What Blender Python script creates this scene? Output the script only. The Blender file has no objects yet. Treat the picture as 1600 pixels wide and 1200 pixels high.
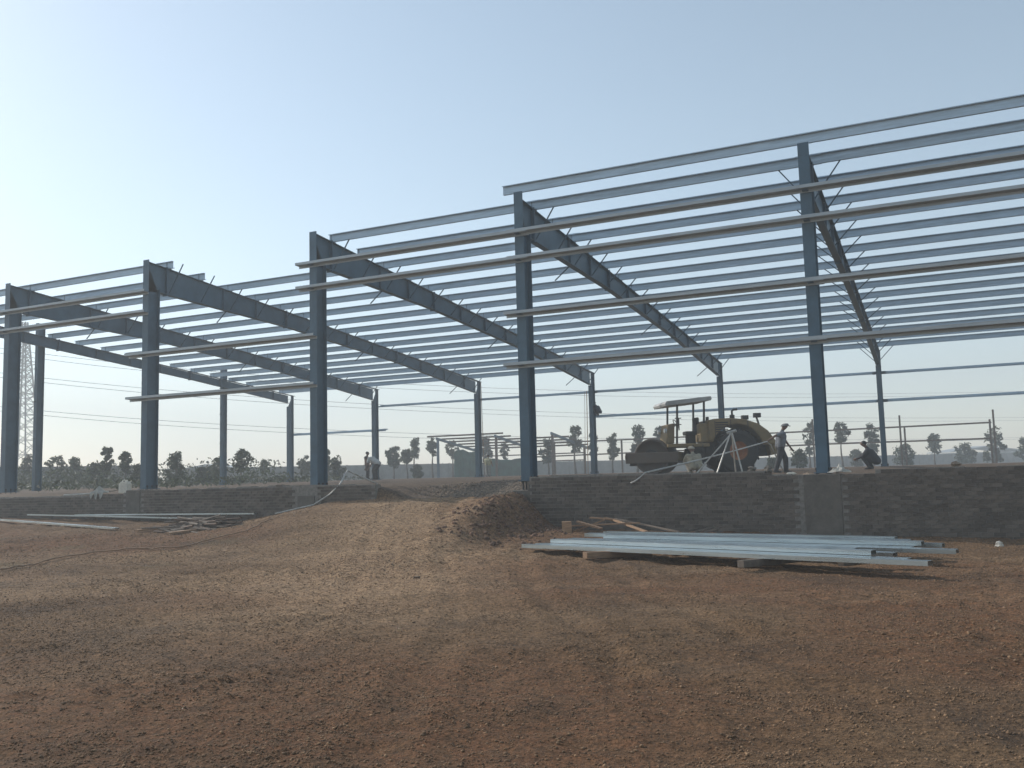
import bpy, bmesh, math, random
import numpy as np
from mathutils import Vector, Matrix
random.seed(7); rng = np.random.default_rng(11)
sc = bpy.context.scene
C = sc.collection
V = Vector
# ------------------------------------------------------------------ camera
CAM = V((30.9734, -22.0692, 0.1371))
YAW, PIT, ROL, FPX = -0.4408, 0.1001, -0.0265, 1421.77
FW = V((math.sin(YAW)*math.cos(PIT), math.cos(YAW)*math.cos(PIT), math.sin(PIT)))
r0 = V((math.cos(YAW), -math.sin(YAW), 0)); u0 = r0.cross(FW)
RT = math.cos(ROL)*r0 + math.sin(ROL)*u0
UP = -math.sin(ROL)*r0 + math.cos(ROL)*u0
cam_d = bpy.data.cameras.new('camera'); cam = bpy.data.objects.new('camera', cam_d); C.objects.link(cam)
cam_d.sensor_width = 36; cam_d.lens = 36*FPX/1600; cam_d.clip_start = .1; cam_d.clip_end = 3000
M = Matrix((RT, UP, -FW)).transposed().to_4x4(); M.translation = CAM; cam.matrix_world = M
sc.camera = cam
# ------------------------------------------------------------------ sky, sun, exposure
SUN_AZ = YAW - math.radians(58)       # heading, measured from +Y towards +X
SUN_EL = math.radians(33); HAZE = .0027
w = bpy.data.worlds.new('World'); sc.world = w; w.use_nodes = True
nt = w.node_tree; bg = nt.nodes['Background']
sky = nt.nodes.new('ShaderNodeTexSky'); sky.sky_type = 'NISHITA'; sky.sun_disc = False
sky.sun_elevation = SUN_EL; sky.sun_rotation = SUN_AZ
sky.altitude = 0; sky.air_density = 1.0; sky.dust_density = .5; sky.ozone_density = .2
hs = nt.nodes.new('ShaderNodeHueSaturation'); hs.inputs['Saturation'].default_value = .82; hs.inputs['Hue'].default_value = .487
nt.links.new(sky.outputs[0], hs.inputs['Color']); nt.links.new(hs.outputs[0], bg.inputs[0]); bg.inputs[1].default_value = 0.145
sun_d = bpy.data.lights.new('sun', 'SUN'); sun = bpy.data.objects.new('sun', sun_d); C.objects.link(sun)
sun_d.energy = 3.2; sun_d.angle = math.radians(.6); sun_d.color = (1, .955, .89)
SD = V((math.sin(SUN_AZ)*math.cos(SUN_EL), math.cos(SUN_AZ)*math.cos(SUN_EL), math.sin(SUN_EL)))
sun.rotation_euler = SD.to_track_quat('Z', 'Y').to_euler()
sc.view_settings.view_transform = 'Standard'; sc.view_settings.look = 'None'
sc.view_settings.exposure = 0.24; sc.view_settings.gamma = 1; sc.view_settings.use_curve_mapping = False
sc.cycles.volume_bounces = 1; sc.cycles.max_bounces = 6

# ------------------------------------------------------------------ helpers
def ray(x, y): return FW + RT*((x-800)/FPX) - UP*((y-600)/FPX)
def atd(x, y, d): return CAM + ray(x, y)*d
def on_y(x, y, Y): d = ray(x, y); return CAM + d*((Y-CAM.y)/d.y)
def on_x(x, y, X): d = ray(x, y); return CAM + d*((X-CAM.x)/d.x)
def on_z(x, y, Z): d = ray(x, y); return CAM + d*((Z-CAM.z)/d.z)

def tag(o, label=None, cat=None, group=None, kind=None):
    if label: o['label'] = label
    if cat: o['category'] = cat
    if group: o['group'] = group
    if kind: o['kind'] = kind
    return o
def empty(name, loc=(0, 0, 0), rz=0, label=None, cat=None, group=None):
    o = bpy.data.objects.new(name, None); C.objects.link(o); o.location = loc; o.rotation_euler = (0, 0, rz)
    o.empty_display_size = .2
    return tag(o, label, cat, group)
def link(name, me, parent=None, mat=None):
    o = bpy.data.objects.new(name, me); C.objects.link(o)
    if mat is not None and not me.materials: me.materials.append(mat)
    if parent is not None: o.parent = parent
    return o
class MB:
    def __init__(s): s.v = []; s.f = []; s.m = []
    def add(s, vs, fs, m=0):
        n = len(s.v); s.v += [tuple(v) for v in vs]; s.f += [tuple(i+n for i in f) for f in fs]; s.m += [m]*len(fs)
        return s
    def box(s, c, d, m=0, rot=None):
        c = V(c); h = V(d)/2; vs = []
        for z in (-1, 1):
            for y in (-1, 1):
                for x in (-1, 1):
                    p = V((x*h.x, y*h.y, z*h.z))
                    if rot is not None: p = rot @ p
                    vs.append(c+p)
        return s.add(vs, [(0, 2, 3, 1), (4, 5, 7, 6), (0, 1, 5, 4), (2, 6, 7, 3), (0, 4, 6, 2), (1, 3, 7, 5)], m)
    def bar(s, a, b, w, h=None, m=0, up=(0, 0, 1)):
        a = V(a); b = V(b); h = h or w; d = (b-a); L = d.length; d.normalize()
        up = V(up)
        if abs(d.dot(up)) > .98: up = V((1, 0, 0))
        sx = d.cross(up).normalized(); sz = sx.cross(d)
        return s.box((a+b)/2, (w, L, h), m, Matrix((sx, d, sz)).transposed())
    def tube(s, pts, rad, n=8, m=0, cap=True):
        pts = [V(p) for p in pts]
        if not hasattr(rad, '__len__'): rad = [rad]*len(pts)
        rings = []; prev = None
        for i, p in enumerate(pts):
            t = (pts[min(i+1, len(pts)-1)] - pts[max(i-1, 0)]).normalized()
            if prev is None:
                a = V((0, 0, 1)) if abs(t.z) < .9 else V((1, 0, 0)); nx = t.cross(a).normalized()
            else: nx = (prev - t*prev.dot(t)).normalized()
            prev = nx; ny = t.cross(nx)
            rings.append([p + (nx*math.cos(2*math.pi*k/n)+ny*math.sin(2*math.pi*k/n))*rad[i] for k in range(n)])
        vs = [v for r in rings for v in r]; fs = []
        for i in range(len(pts)-1):
            for k in range(n):
                fs.append((i*n+k, i*n+(k+1) % n, (i+1)*n+(k+1) % n, (i+1)*n+k))
        if cap: fs += [tuple(range(n))[::-1], tuple(range((len(pts)-1)*n, len(pts)*n))]
        return s.add(vs, fs, m)
    def prism(s, poly, ax, a, b, m=0):
        """poly: 2d outline; extruded along axis ax from a to b (the other two axes in xyz order)"""
        n = len(poly); vs = []
        for e in (a, b):
            for (p, q) in poly:
                vs.append({'x': (e, p, q), 'y': (p, e, q), 'z': (p, q, e)}[ax])
        fs = [tuple(range(n))[::-1], tuple(range(n, 2*n))]
        fs += [(i, (i+1) % n, n+(i+1) % n, n+i) for i in range(n)]
        return s.add(vs, fs, m)
    def blob(s, c, r, seed=0, sub=2, amp=.2, m=0):
        bm = bmesh.new(); bmesh.ops.create_icosphere(bm, subdivisions=sub, radius=1)
        rr = random.Random(seed); off = [rr.uniform(0, 9) for _ in range(3)]
        c = V(c); vs = []
        for v in bm.verts:
            k = 1+amp*(math.sin(v.co.x*3.1+off[0])+math.sin(v.co.y*3.7+off[1])+math.sin(v.co.z*4.1+off[2])+.6*math.sin(v.co.x*8+v.co.y*7+off[0]))/2
            vs.append(c+V((v.co.x*r[0], v.co.y*r[1], v.co.z*r[2]))*k)
        fs = [tuple(v.index for v in f.verts) for f in bm.faces]; bm.free()
        return s.add(vs, fs, m)
    def mesh(s, name, mats=None, smooth=False, fix=True):
        me = bpy.data.meshes.new(name); me.from_pydata(s.v, [], s.f)
        if mats is not None:
            for mm in (mats if isinstance(mats, (list, tuple)) else [mats]): me.materials.append(mm)
        if any(s.m): me.polygons.foreach_set('material_index', s.m)
        if fix:
            bm = bmesh.new(); bm.from_mesh(me); bmesh.ops.recalc_face_normals(bm, faces=bm.faces); bm.to_mesh(me); bm.free()
        if smooth: me.polygons.foreach_set('use_smooth', [True]*len(me.polygons))
        me.update(); return me
    def build(s, name, mats, parent=None, smooth=False, bevel=0):
        o = link(name, s.mesh(name, mats, smooth), parent)
        if bevel:
            md = o.modifiers.new('bevel', 'BEVEL'); md.width = bevel; md.segments = 2; md.limit_method = 'ANGLE'
        return o

# ------------------------------------------------------------------ materials
def mat(name, col, rough=.7, metal=0, var=.15, scale=3, col2=None, bump=0, bscale=40, spec=.5, vscale=None, rnd=0, detail=6):
    m = bpy.data.materials.new(name); m.use_nodes = True; t = m.node_tree; N = t.nodes; L = t.links
    b = N['Principled BSDF']; b.inputs['Roughness'].default_value = rough; b.inputs['Metallic'].default_value = metal
    b.inputs['Specular IOR Level'].default_value = spec
    tc = N.new('ShaderNodeTexCoord'); no = N.new('ShaderNodeTexNoise'); no.inputs['Scale'].default_value = scale
    no.inputs['Detail'].default_value = detail; no.inputs['Roughness'].default_value = .65
    L.new(tc.outputs['Object'], no.inputs['Vector'])
    if vscale:
        mp = N.new('ShaderNodeMapping'); mp.inputs['Scale'].default_value = vscale
        L.new(tc.outputs['Object'], mp.inputs['Vector']); L.new(mp.outputs[0], no.inputs['Vector'])
    cr = N.new('ShaderNodeValToRGB'); e = cr.color_ramp.elements
    c2 = col2 or tuple(c*(1-2*var) for c in col)
    c1 = tuple(min(1, c*(1+var)) for c in col) if col2 is None else col
    e[0].position = .32; e[0].color = (*c2, 1); e[1].position = .68; e[1].color = (*c1, 1)
    L.new(no.outputs['Fac'], cr.inputs[0]); out = cr.outputs[0]
    if rnd:
        oi = N.new('ShaderNodeObjectInfo'); ge = N.new('ShaderNodeNewGeometry'); ad = N.new('ShaderNodeMath'); ad.operation = 'ADD'
        L.new(oi.outputs['Random'], ad.inputs[0]); L.new(ge.outputs['Random Per Island'], ad.inputs[1])
        fr = N.new('ShaderNodeMath'); fr.operation = 'FRACT'; L.new(ad.outputs[0], fr.inputs[0])
        mr = N.new('ShaderNodeMapRange'); mr.inputs[3].default_value = 1-rnd; mr.inputs[4].default_value = 1+rnd
        L.new(fr.outputs[0], mr.inputs[0])
        mx = N.new('ShaderNodeMix'); mx.data_type = 'RGBA'; mx.blend_type = 'MULTIPLY'; mx.inputs[0].default_value = 1
        L.new(out, mx.inputs[6]); L.new(mr.outputs[0], mx.inputs[7]); out = mx.outputs[2]
    L.new(out, b.inputs['Base Color'])
    rr = N.new('ShaderNodeMapRange'); rr.inputs[3].default_value = max(0, rough-.1); rr.inputs[4].default_value = min(1, rough+.12)
    L.new(no.outputs['Fac'], rr.inputs[0]); L.new(rr.outputs[0], b.inputs['Roughness'])
    if bump:
        n2 = N.new('ShaderNodeTexNoise'); n2.inputs['Scale'].default_value = bscale; n2.inputs['Detail'].default_value = 8
        L.new(tc.outputs['Object'], n2.inputs['Vector'])
        bp = N.new('ShaderNodeBump'); bp.inputs['Strength'].default_value = 1; bp.inputs['Distance'].default_value = bump
        L.new(n2.outputs['Fac'], bp.inputs['Height']); L.new(bp.outputs[0], b.inputs['Normal'])
    return m
def leafmat(name, col):
    m = mat(name, col, rough=.55, var=.3, scale=1.2, spec=.35, rnd=.45)
    t = m.node_tree; b = t.nodes['Principled BSDF']; o = t.nodes['Material Output']
    tr = t.nodes.new('ShaderNodeBsdfTranslucent'); mx = t.nodes.new('ShaderNodeMixShader'); mx.inputs[0].default_value = .3
    src = b.inputs['Base Color'].links[0].from_socket
    t.links.new(src, tr.inputs[0]); t.links.new(b.outputs[0], mx.inputs[1]); t.links.new(tr.outputs[0], mx.inputs[2]); t.links.new(mx.outputs[0], o.inputs[0])
    return m
STEEL = mat('painted_steel', (.066, .125, .172), .42, 0, .14, 1.6, bump=.0006, bscale=60)
STEELR = mat('painted_steel_dusty', (.07, .12, .165), .5, 0, .18, 2.4)
GALV = mat('galvanised_steel', (.46, .57, .66), .45, .3, .12, 5, vscale=(.25, 3, 3))
GIRT = mat('galvanised_girt', (.42, .45, .46), .45, .4, .12, 5, vscale=(.25, 3, 3))
NEWG = mat('bright_galvanised', (.56, .62, .64), .27, 1.0, .1, 3, vscale=(.2, 3, 3))
RUST = mat('rusty_steel', (.13, .085, .06), .8, .2, .3, 8)
CONC = mat('concrete', (.155, .135, .112), .9, 0, .18, 4, bump=.006, bscale=18)
BRICK = mat('brick', (.16, .13, .105), .93, 0, .16, 9, col2=(.11, .09, .074), bump=.004, bscale=60, rnd=.3)
MORTAR = mat('mortar', (.25, .225, .195), .95, 0, .2, 12, bump=.004, bscale=50)
PANEL = mat('precast_panel', (.19, .185, .175), .9, 0, .18, 1.2, bump=.004, bscale=20)
WOOD = mat('timber', (.33, .20, .115), .8, 0, .2, 5, vscale=(1, 8, 8), rnd=.3)
WOODD = mat('weathered_timber', (.17, .135, .105), .85, 0, .25, 6, rnd=.45)
CLOD = mat('soil_clod', (.225, .136, .074), .95, 0, .25, 14, rnd=.45, bump=.003, bscale=60)
CLODR = mat('red_clod', (.17, .095, .06), .95, 0, .25, 14, rnd=.4, bump=.003, bscale=60)
STONE = mat('aggregate', (.235, .175, .125), .92, 0, .2, 12, rnd=.45)
BARK = mat('bark', (.11, .085, .065), .9, 0, .25, 8)
LEAF1 = leafmat('leaf_green', (.05, .07, .03)); LEAF2 = leafmat('leaf_olive', (.065, .078, .04)); LEAF3 = leafmat('leaf_dark', (.036, .055, .028))
WIRE = mat('wire', (.12, .12, .12), .5, .5)
YEL = mat('yellow_paint', (.26, .18, .075), .75, 0, .3, 3, col2=(.17, .125, .07))
BLK = mat('black_rubber', (.022, .021, .02), .85, 0, .2, 8, bump=.003, bscale=40)
DARK = mat('dark_metal', (.045, .042, .04), .6, .3, .25, 6)
DRUM = mat('drum_steel', (.13, .11, .09), .75, .25, .2, 3, col2=(.12, .085, .06))
RIM = mat('orange_rim', (.36, .13, .045), .6, 0, .25, 4)
CANOPY = mat('canopy_paint', (.42, .42, .40), .6, 0, .2, 2)
GLASS = mat('lamp_glass', (.5, .5, .48), .15)
GREEN = mat('green_tarp', (.03, .10, .075), .7, 0, .25, 1.2, bump=.02, bscale=3)
WHITE = mat('white_plastic', (.78, .76, .70), .6, 0, .12, 6)
CLOTH = mat('white_cloth', (.72, .70, .64), .9, 0, .12, 8)
for m_ in (WHITE, CLOTH):      # thin plastic and cloth let light through
    t = m_.node_tree; b = t.nodes['Principled BSDF']; tr = t.nodes.new('ShaderNodeBsdfTranslucent'); mx = t.nodes.new('ShaderNodeMixShader'); mx.inputs[0].default_value = .5
    t.links.new(b.inputs['Base Color'].links[0].from_socket, tr.inputs[0]); t.links.new(b.outputs[0], mx.inputs[1]); t.links.new(tr.outputs[0], mx.inputs[2]); t.links.new(mx.outputs[0], t.nodes['Material Output'].inputs[0])
HOSE = mat('dusty_hose', (.30, .19, .115), .8, 0, .2, 6)
PIPE = mat('pale_pipe', (.50, .48, .44), .5, .3, .15, 6)
ROOFM = mat('sheet_roof', (.33, .35, .36), .5, .4, .1, 1)

# ------------------------------------------------------------------ terrain
def _h(ix, iy, s):
    n = (ix*374761393 + iy*668265263 + s*2147483647) & 0xffffffff
    n = ((n ^ (n >> 13))*1274126177) & 0xffffffff
    return ((n ^ (n >> 16)) & 0xffff)/65535.0
def vnoise(x, y, s=0):
    x = np.asarray(x, float); y = np.asarray(y, float)
    ix = np.floor(x).astype(np.int64); iy = np.floor(y).astype(np.int64); fx = x-ix; fy = y-iy
    fx = fx*fx*(3-2*fx); fy = fy*fy*(3-2*fy)
    a = _h(ix, iy, s); b = _h(ix+1, iy, s); c = _h(ix, iy+1, s); d = _h(ix+1, iy+1, s)
    return (a*(1-fx)+b*fx)*(1-fy)+(c*(1-fx)+d*fx)*fy - .5
def fbm(x, y, o=4, s=0):
    t = 0; a = 1
    for k in range(o):
        t = t + a*vnoise(x*2**k+k*17.3, y*2**k-k*9.1, s+k); a *= .5
    return t
def sst(a, b, x):
    t = np.clip((x-a)/(b-a), 0, 1); return t*t*(3-2*t)
def smooth_z(X, Y):
    X = np.asarray(X, float); Y = np.asarray(Y, float)
    zb = np.clip(-.86-.0185*X, -1.45, -.72)
    zf = -1.44 + .012*np.clip(20-X, 0, 30)*.6
    base = zb + (zf-zb)*sst(-1, -14, Y)
    # ramp of packed soil up into the bay between the fourth and fifth column
    zr = -.46 - .94*sst(-.3, -9.8, Y)
    tl = 10.6-.48*np.clip(Y, -12, 0); left = sst(tl, tl+4.6, X)
    rc_ = 20.7-.14*np.clip(Y, -7, 0); right = 1-sst(rc_, rc_+1.25, X)
    out = base + np.maximum(zr-base, 0)*left*right
    # rough spoil heap beside the ramp
    hx = (X-21.0)/.85; hy = (Y+1.3)/1.7
    out = out + .17*np.exp(-(hx*hx+hy*hy))
    hx = (X-21.9)/1.0; hy = (Y+3.6)/1.3
    out = out + .14*np.exp(-(hx*hx+hy*hy))
    fl = -.09 + .19*np.clip(Y/24, 0, 1) - .14*sst(9, 3, X)*(1-np.clip(Y/24, 0, 1))
    bay = sst(16.1, 17.6, X)*(1-sst(20.9, 21.25, X))
    ins = fl - bay*(fl+.43)*(1-sst(.8, 6.5, Y))
    return np.where(Y > -.2, ins, out)
def ground_z(X, Y):
    X = np.asarray(X, float); Y = np.asarray(Y, float)
    z = smooth_z(X, Y)
    inside = Y > -.2
    heap = np.exp(-(((X-21.7)/1.0)**2+((Y+2.4)/2.2)**2))
    amp = np.where(inside, .25, 1.0)
    n = .055*fbm(X*.35, Y*.35, 3, 3) + .034*fbm(X*1.3, Y*1.3, 4, 9)
    # shallow wheel scuffs running across the yard
    u = X*.93+Y*.36; v = -X*.36+Y*.93
    n = n + .035*fbm(u*.18, v*1.5, 3, 21) + .016*fbm(u*.5, v*4.2, 3, 31)
    n = n + (.024+.034*sst(.02, .25, fbm(X*.5, Y*.5, 2, 77)))*fbm(X*5.5, Y*5.5, 3, 41)
    n = n + heap*(.20*fbm(X*1.6, Y*1.6, 3, 51)+.09*fbm(X*5, Y*5, 3, 61))
    for sd, wv in ((-.85, 0), (.85, 0), (2.6, 1.3), (4.2, 1.3)):      # wheel ruts leading up the ramp
        cx = 18.2-.50*Y+sd+.35*np.sin(Y*.35+wv); q = (X-cx)/.16
        n = n - .030*np.exp(-q*q)*(.55+fbm(X*.9, Y*.9, 2, 88))*(1-sst(-15, -19, Y)) + .016*np.exp(-(np.abs(q)-1.9)**2/.5)
    return z + n*amp
def gz(x, y): return float(ground_z(np.array([x]), np.array([y]))[0])

def axis(lo, hi, st, a, b):
    mid = list(np.arange(lo, hi+1e-6, st)); up = []; s = st; x = mid[-1]
    while x < b: s = min(s*1.22, 40); x += s; up.append(min(x, b))
    dn = []; s = st; x = mid[0]
    while x > a: s = min(s*1.22, 40); x -= s; dn.append(max(x, a))
    return np.array(dn[::-1]+mid+up)
xs = axis(2, 37, .075, -400, 400)
ys = np.concatenate([axis(-19.5, -.28, .062, -330, -.28), [-.16], axis(-.06, 6.5, .12, -.06, 450)])
ys = np.unique(ys.round(5))
GX, GY = np.meshgrid(xs, ys)
GZ = ground_z(GX, GY)
nx, ny = len(xs), len(ys)
me = bpy.data.meshes.new('ground')
me.vertices.add(nx*ny); me.vertices.foreach_set('co', np.stack([GX, GY, GZ], -1).astype(np.float32).ravel())
I = np.arange(nx*ny).reshape(ny, nx)
F = np.stack([I[:-1, :-1], I[:-1, 1:], I[1:, 1:], I[1:, :-1]], -1).reshape(-1, 4)
me.loops.add(F.size); me.loops.foreach_set('vertex_index', F.ravel().astype(np.int32))
me.polygons.add(len(F)); me.polygons.foreach_set('loop_start', np.arange(0, F.size, 4, dtype=np.int32))
me.polygons.foreach_set('use_smooth', np.ones(len(F), bool)); me.update(calc_edges=True)
# masks: dry compacted track, loose gravelly soil, sparse weeds
u = GX*.93+GY*.36; v = -GX*.36+GY*.93
trk = np.exp(-((GX-(18.0-.46*GY)+1.3*fbm(GX*.4, GY*.4, 3, 5))/2.3)**2)*(1-sst(-9, -18, GY))*1.0
trk = np.clip(trk + .38*sst(.05, .4, fbm(u*.16, v*.9, 4, 15)), 0, 1)
loose = sst(-.02, .3, fbm(GX*.5, GY*.5, 2, 77)); red = sst(-.05, .4, fbm(GX*.22+3, GY*.3, 3, 99))
heap = np.exp(-(((GX-21.5)/1.7)**2+((GY+2.4)/2.8)**2)); red = np.clip(red+heap, 0, 1)
weed = sst(.16, .4, fbm(GX*.8, GY*.8, 4, 123))*sst(20, 15, GX+.0*GY)*sst(-3, -8, GY)*.6
inner = ((GY > -.2)).astype(float)
grav = np.exp(-(((GX-18.8)/2.4)**2+((GY-3.0)/1.7)**2))*inner
ca = me.color_attributes.new('soil', 'FLOAT_COLOR', 'POINT')
ca.data.foreach_set('color', np.stack([trk, red, np.clip(loose, 0, 1), np.clip(weed, 0, 1)], -1).astype(np.float32).ravel())
cb = me.color_attributes.new('zone', 'FLOAT_COLOR', 'POINT')
cb.data.foreach_set('color', np.stack([inner, grav, 0*grav, 0*grav+1], -1).astype(np.float32).ravel())
gm = bpy.data.materials.new('laterite_soil'); gm.use_nodes = True; t = gm.node_tree; N = t.nodes; L = t.links; b = N['Principled BSDF']
b.inputs['Roughness'].default_value = .95; b.inputs['Specular IOR Level'].default_value = .25
at_ = N.new('ShaderNodeAttribute'); at_.attribute_name = 'soil'; sp = N.new('ShaderNodeSeparateColor'); L.new(at_.outputs['Color'], sp.inputs[0])
az_ = N.new('ShaderNodeAttribute'); az_.attribute_name = 'zone'; sz = N.new('ShaderNodeSeparateColor'); L.new(az_.outputs['Color'], sz.inputs[0])
tc = N.new('ShaderNodeTexCoord')
def noise(scale, det=8, ro=.65):
    n = N.new('ShaderNodeTexNoise'); n.inputs['Scale'].default_value = scale; n.inputs['Detail'].default_value = det; n.inputs['Roughness'].default_value = ro
    L.new(tc.outputs['Object'], n.inputs['Vector']); return n
def mixc(f, a, c, fac=None):
    m = N.new('ShaderNodeMix'); m.data_type = 'RGBA'
    for s_, val in ((0, f), (6, a), (7, c)):
        if isinstance(val, (tuple, float, int)): m.inputs[s_].default_value = (*val, 1) if isinstance(val, tuple) else val
        else: L.new(val, m.inputs[s_])
    return m.outputs[2]
def mr(src, a, bb, c=0, d=1):
    m = N.new('ShaderNodeMapRange'); m.interpolation_type = 'SMOOTHSTEP'
    for i_, q in enumerate((a, bb, c, d)): m.inputs[1+i_].default_value = q
    L.new(src, m.inputs[0]); return m.outputs[0]
n1 = noise(1.1); n2 = noise(7); n3 = noise(38, 10, .7); n4 = noise(.3, 5)
col = mixc(mr(n1.outputs['Fac'], .35, .65), (.135, .077, .038), (.20, .118, .061))
col = mixc(mr(n4.outputs['Fac'], .4, .7, 0, .6), col, (.235, .148, .080))
rd = N.new('ShaderNodeMath'); rd.operation = 'MULTIPLY'; L.new(sp.outputs[1], rd.inputs[0]); L.new(mr(n2.outputs['Fac'], .3, .7, .25, .8), rd.inputs[1])
col = mixc(rd.outputs[0], col, (.175, .077, .036))
n5 = noise(.55, 9, .72)
col = mixc(mr(n5.outputs['Fac'], .49, .66, 0, .7), col, (.074, .046, .029))
tk = N.new('ShaderNodeMath'); tk.operation = 'MULTIPLY'; L.new(sp.outputs[0], tk.inputs[0]); L.new(mr(n2.outputs['Fac'], .3, .7, .45, .95), tk.inputs[1])
col = mixc(tk.outputs[0], col, (.375, .245, .140))
wd = N.new('ShaderNodeMath'); wd.operation = 'MULTIPLY'; L.new(at_.outputs['Alpha'], wd.inputs[0]); L.new(mr(n3.outputs['Fac'], .45, .6), wd.inputs[1])
col = mixc(wd.outputs[0], col, (.075, .095, .04))
col = mixc(sz.outputs[0], col, mixc(mr(n2.outputs['Fac'], .35, .65), (.10, .068, .045), (.17, .115, .075)))
col = mixc(sz.outputs[1], col, mixc(mr(n3.outputs['Fac'], .4, .6), (.11, .082, .06), (.27, .20, .145)))
n6 = noise(14, 8, .75)
dk0 = mr(n3.outputs['Fac'], .32, .60, .55, 1.25); dk1 = mr(n6.outputs['Fac'], .36, .60, .62, 1.16)
dkm = N.new('ShaderNodeMath'); dkm.operation = 'MULTIPLY'; L.new(dk0, dkm.inputs[0]); L.new(dk1, dkm.inputs[1]); dk = dkm.outputs[0]
mm = N.new('ShaderNodeMix'); mm.data_type = 'RGBA'; mm.blend_type = 'MULTIPLY'; mm.inputs[0].default_value = 1; L.new(col, mm.inputs[6]); L.new(dk, mm.inputs[7])
L.new(mm.outputs[2], b.inputs['Base Color'])
vor = N.new('ShaderNodeTexVoronoi'); vor.inputs['Scale'].default_value = 26; L.new(tc.outputs['Object'], vor.inputs['Vector'])
ad = N.new('ShaderNodeMath'); ad.operation = 'MULTIPLY_ADD'; L.new(vor.outputs['Distance'], ad.inputs[0]); ad.inputs[1].default_value = -.45; L.new(n3.outputs['Fac'], ad.inputs[2])
bp = N.new('ShaderNodeBump'); bp.inputs['Strength'].default_value = 1; bp.inputs['Distance'].default_value = .034; L.new(ad.outputs[0], bp.inputs['Height']); L.new(bp.outputs[0], b.inputs['Normal'])
me.materials.append(gm)
ground = link('ground', me); tag(ground, 'bare reddish brown soil yard with a packed ramp into the building', 'ground', kind='structure')

# loose clods and pebbles (nobody could count them)
def clods(name, X, Y, R, mtl, label, flat=.65, cat='gravel', sink=.25, octa=False):
    ico = [(0, 0, 1), (.894, 0, .447), (.276, .851, .447), (-.724, .526, .447), (-.724, -.526, .447), (.276, -.851, .447),
           (.724, .526, -.447), (-.276, .851, -.447), (-.894, 0, -.447), (-.276, -.851, -.447), (.724, -.526, -.447), (0, 0, -1)]
    fc = [(0, 1, 2), (0, 2, 3), (0, 3, 4), (0, 4, 5), (0, 5, 1), (1, 6, 2), (2, 7, 3), (3, 8, 4), (4, 9, 5), (5, 10, 1),
          (2, 6, 7), (3, 7, 8), (4, 8, 9), (5, 9, 10), (1, 10, 6), (11, 7, 6), (11, 8, 7), (11, 9, 8), (11, 10, 9), (11, 6, 10)]
    if octa:
        ico = [(1, 0, 0), (0, 1, 0), (-1, 0, 0), (0, -1, 0), (0, 0, 1), (0, 0, -1)]; fc = [(0, 1, 4), (1, 2, 4), (2, 3, 4), (3, 0, 4), (1, 0, 5), (2, 1, 5), (3, 2, 5), (0, 3, 5)]
    nv = len(ico)
    n = len(X); base = np.array(ico)[None]*(1+.35*(rng.random((n, nv, 1))-.5)*2)
    sx = R*(.75+.7*rng.random(n)); sy = R*(.7+.5*rng.random(n)); sz_ = R*flat*(.7+.6*rng.random(n)); a = rng.random(n)*6.28
    px = base[..., 0]*sx[:, None]; py = base[..., 1]*sy[:, None]; pz = base[..., 2]*sz_[:, None]
    ca_, sa_ = np.cos(a)[:, None], np.sin(a)[:, None]
    Z = ground_z(X, Y)
    P = np.stack([px*ca_-py*sa_+X[:, None], px*sa_+py*ca_+Y[:, None], pz+(Z+sz_*sink)[:, None]], -1).reshape(-1, 3)
    Fq = (np.array(fc)[None]+nv*np.arange(n)[:, None, None]).reshape(-1, 3)
    m_ = bpy.data.meshes.new(name); m_.vertices.add(len(P)); m_.vertices.foreach_set('co', P.astype(np.float32).ravel())
    m_.loops.add(Fq.size); m_.loops.foreach_set('vertex_index', Fq.ravel().astype(np.int32))
    m_.polygons.add(len(Fq)); m_.polygons.foreach_set('loop_start', np.arange(0, Fq.size, 3, dtype=np.int32)); m_.update(calc_edges=True)
    m_.materials.append(mtl); o = link(name, m_); return tag(o, label, cat, kind='stuff')
def scatter(n, f):
    """random ground points inside the view wedge, denser near the viewer, thinned by mask f"""
    d = 4.2+24*rng.random(n)**1.7; a = YAW+(rng.random(n)-.5)*1.12
    X = CAM.x+np.sin(a)*d; Y = CAM.y+np.cos(a)*d; k = (Y < -.6) & (rng.random(n) < f(X, Y)); return X[k], Y[k], d[k]
X, Y, d = scatter(100000, lambda X, Y: .22+.6*sst(-.02, .3, fbm(X*.5, Y*.5, 2, 77))*sst(-.15, .2, fbm(X*1.7, Y*1.7, 2, 78)))
clods('loose_soil_crumbs', X, Y, .0022+.010*rng.random(len(X))**6+.00042*d, CLOD, 'loose soil crumbs and small stones scattered over the yard', cat='soil')
X, Y, d = scatter(210000, lambda X, Y: .25+.75*sst(-.1, .35, fbm(X*1.1, Y*1.1, 3, 178)))
o = clods('fine_soil_grit', X, Y, .002+.0075*rng.random(len(X))**3+.0003*d, CLOD, 'fine crumbly soil grit covering the open yard', cat='soil', octa=True, sink=.45)
n = 3200; Y = -2.6+rng.normal(0, 1.5, n); X = 21.75-.1*Y-.2+rng.normal(0, .55, n); k = (Y < -.5) & (X > 20.2) & (Y > -5.6); X, Y = X[k], Y[k]
clods('heap_rubble', X, Y, .008+.05*rng.random(len(X))**6, CLODR, 'rough clods and rubble on the dark spoil heap beside the ramp', .8, 'rubble')
n = 4200; X = 18.7+rng.normal(0, 1.5, n); Y = 3.2+rng.normal(0, 1.1, n); k = (X > 16.6) & (X < 20.8) & (Y > .8); X, Y = X[k], Y[k]
clods('aggregate_bed', X, Y, .015+.028*rng.random(len(X))**2, STONE, 'grey stone aggregate spread at the top of the ramp', .8, 'gravel')

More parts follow.
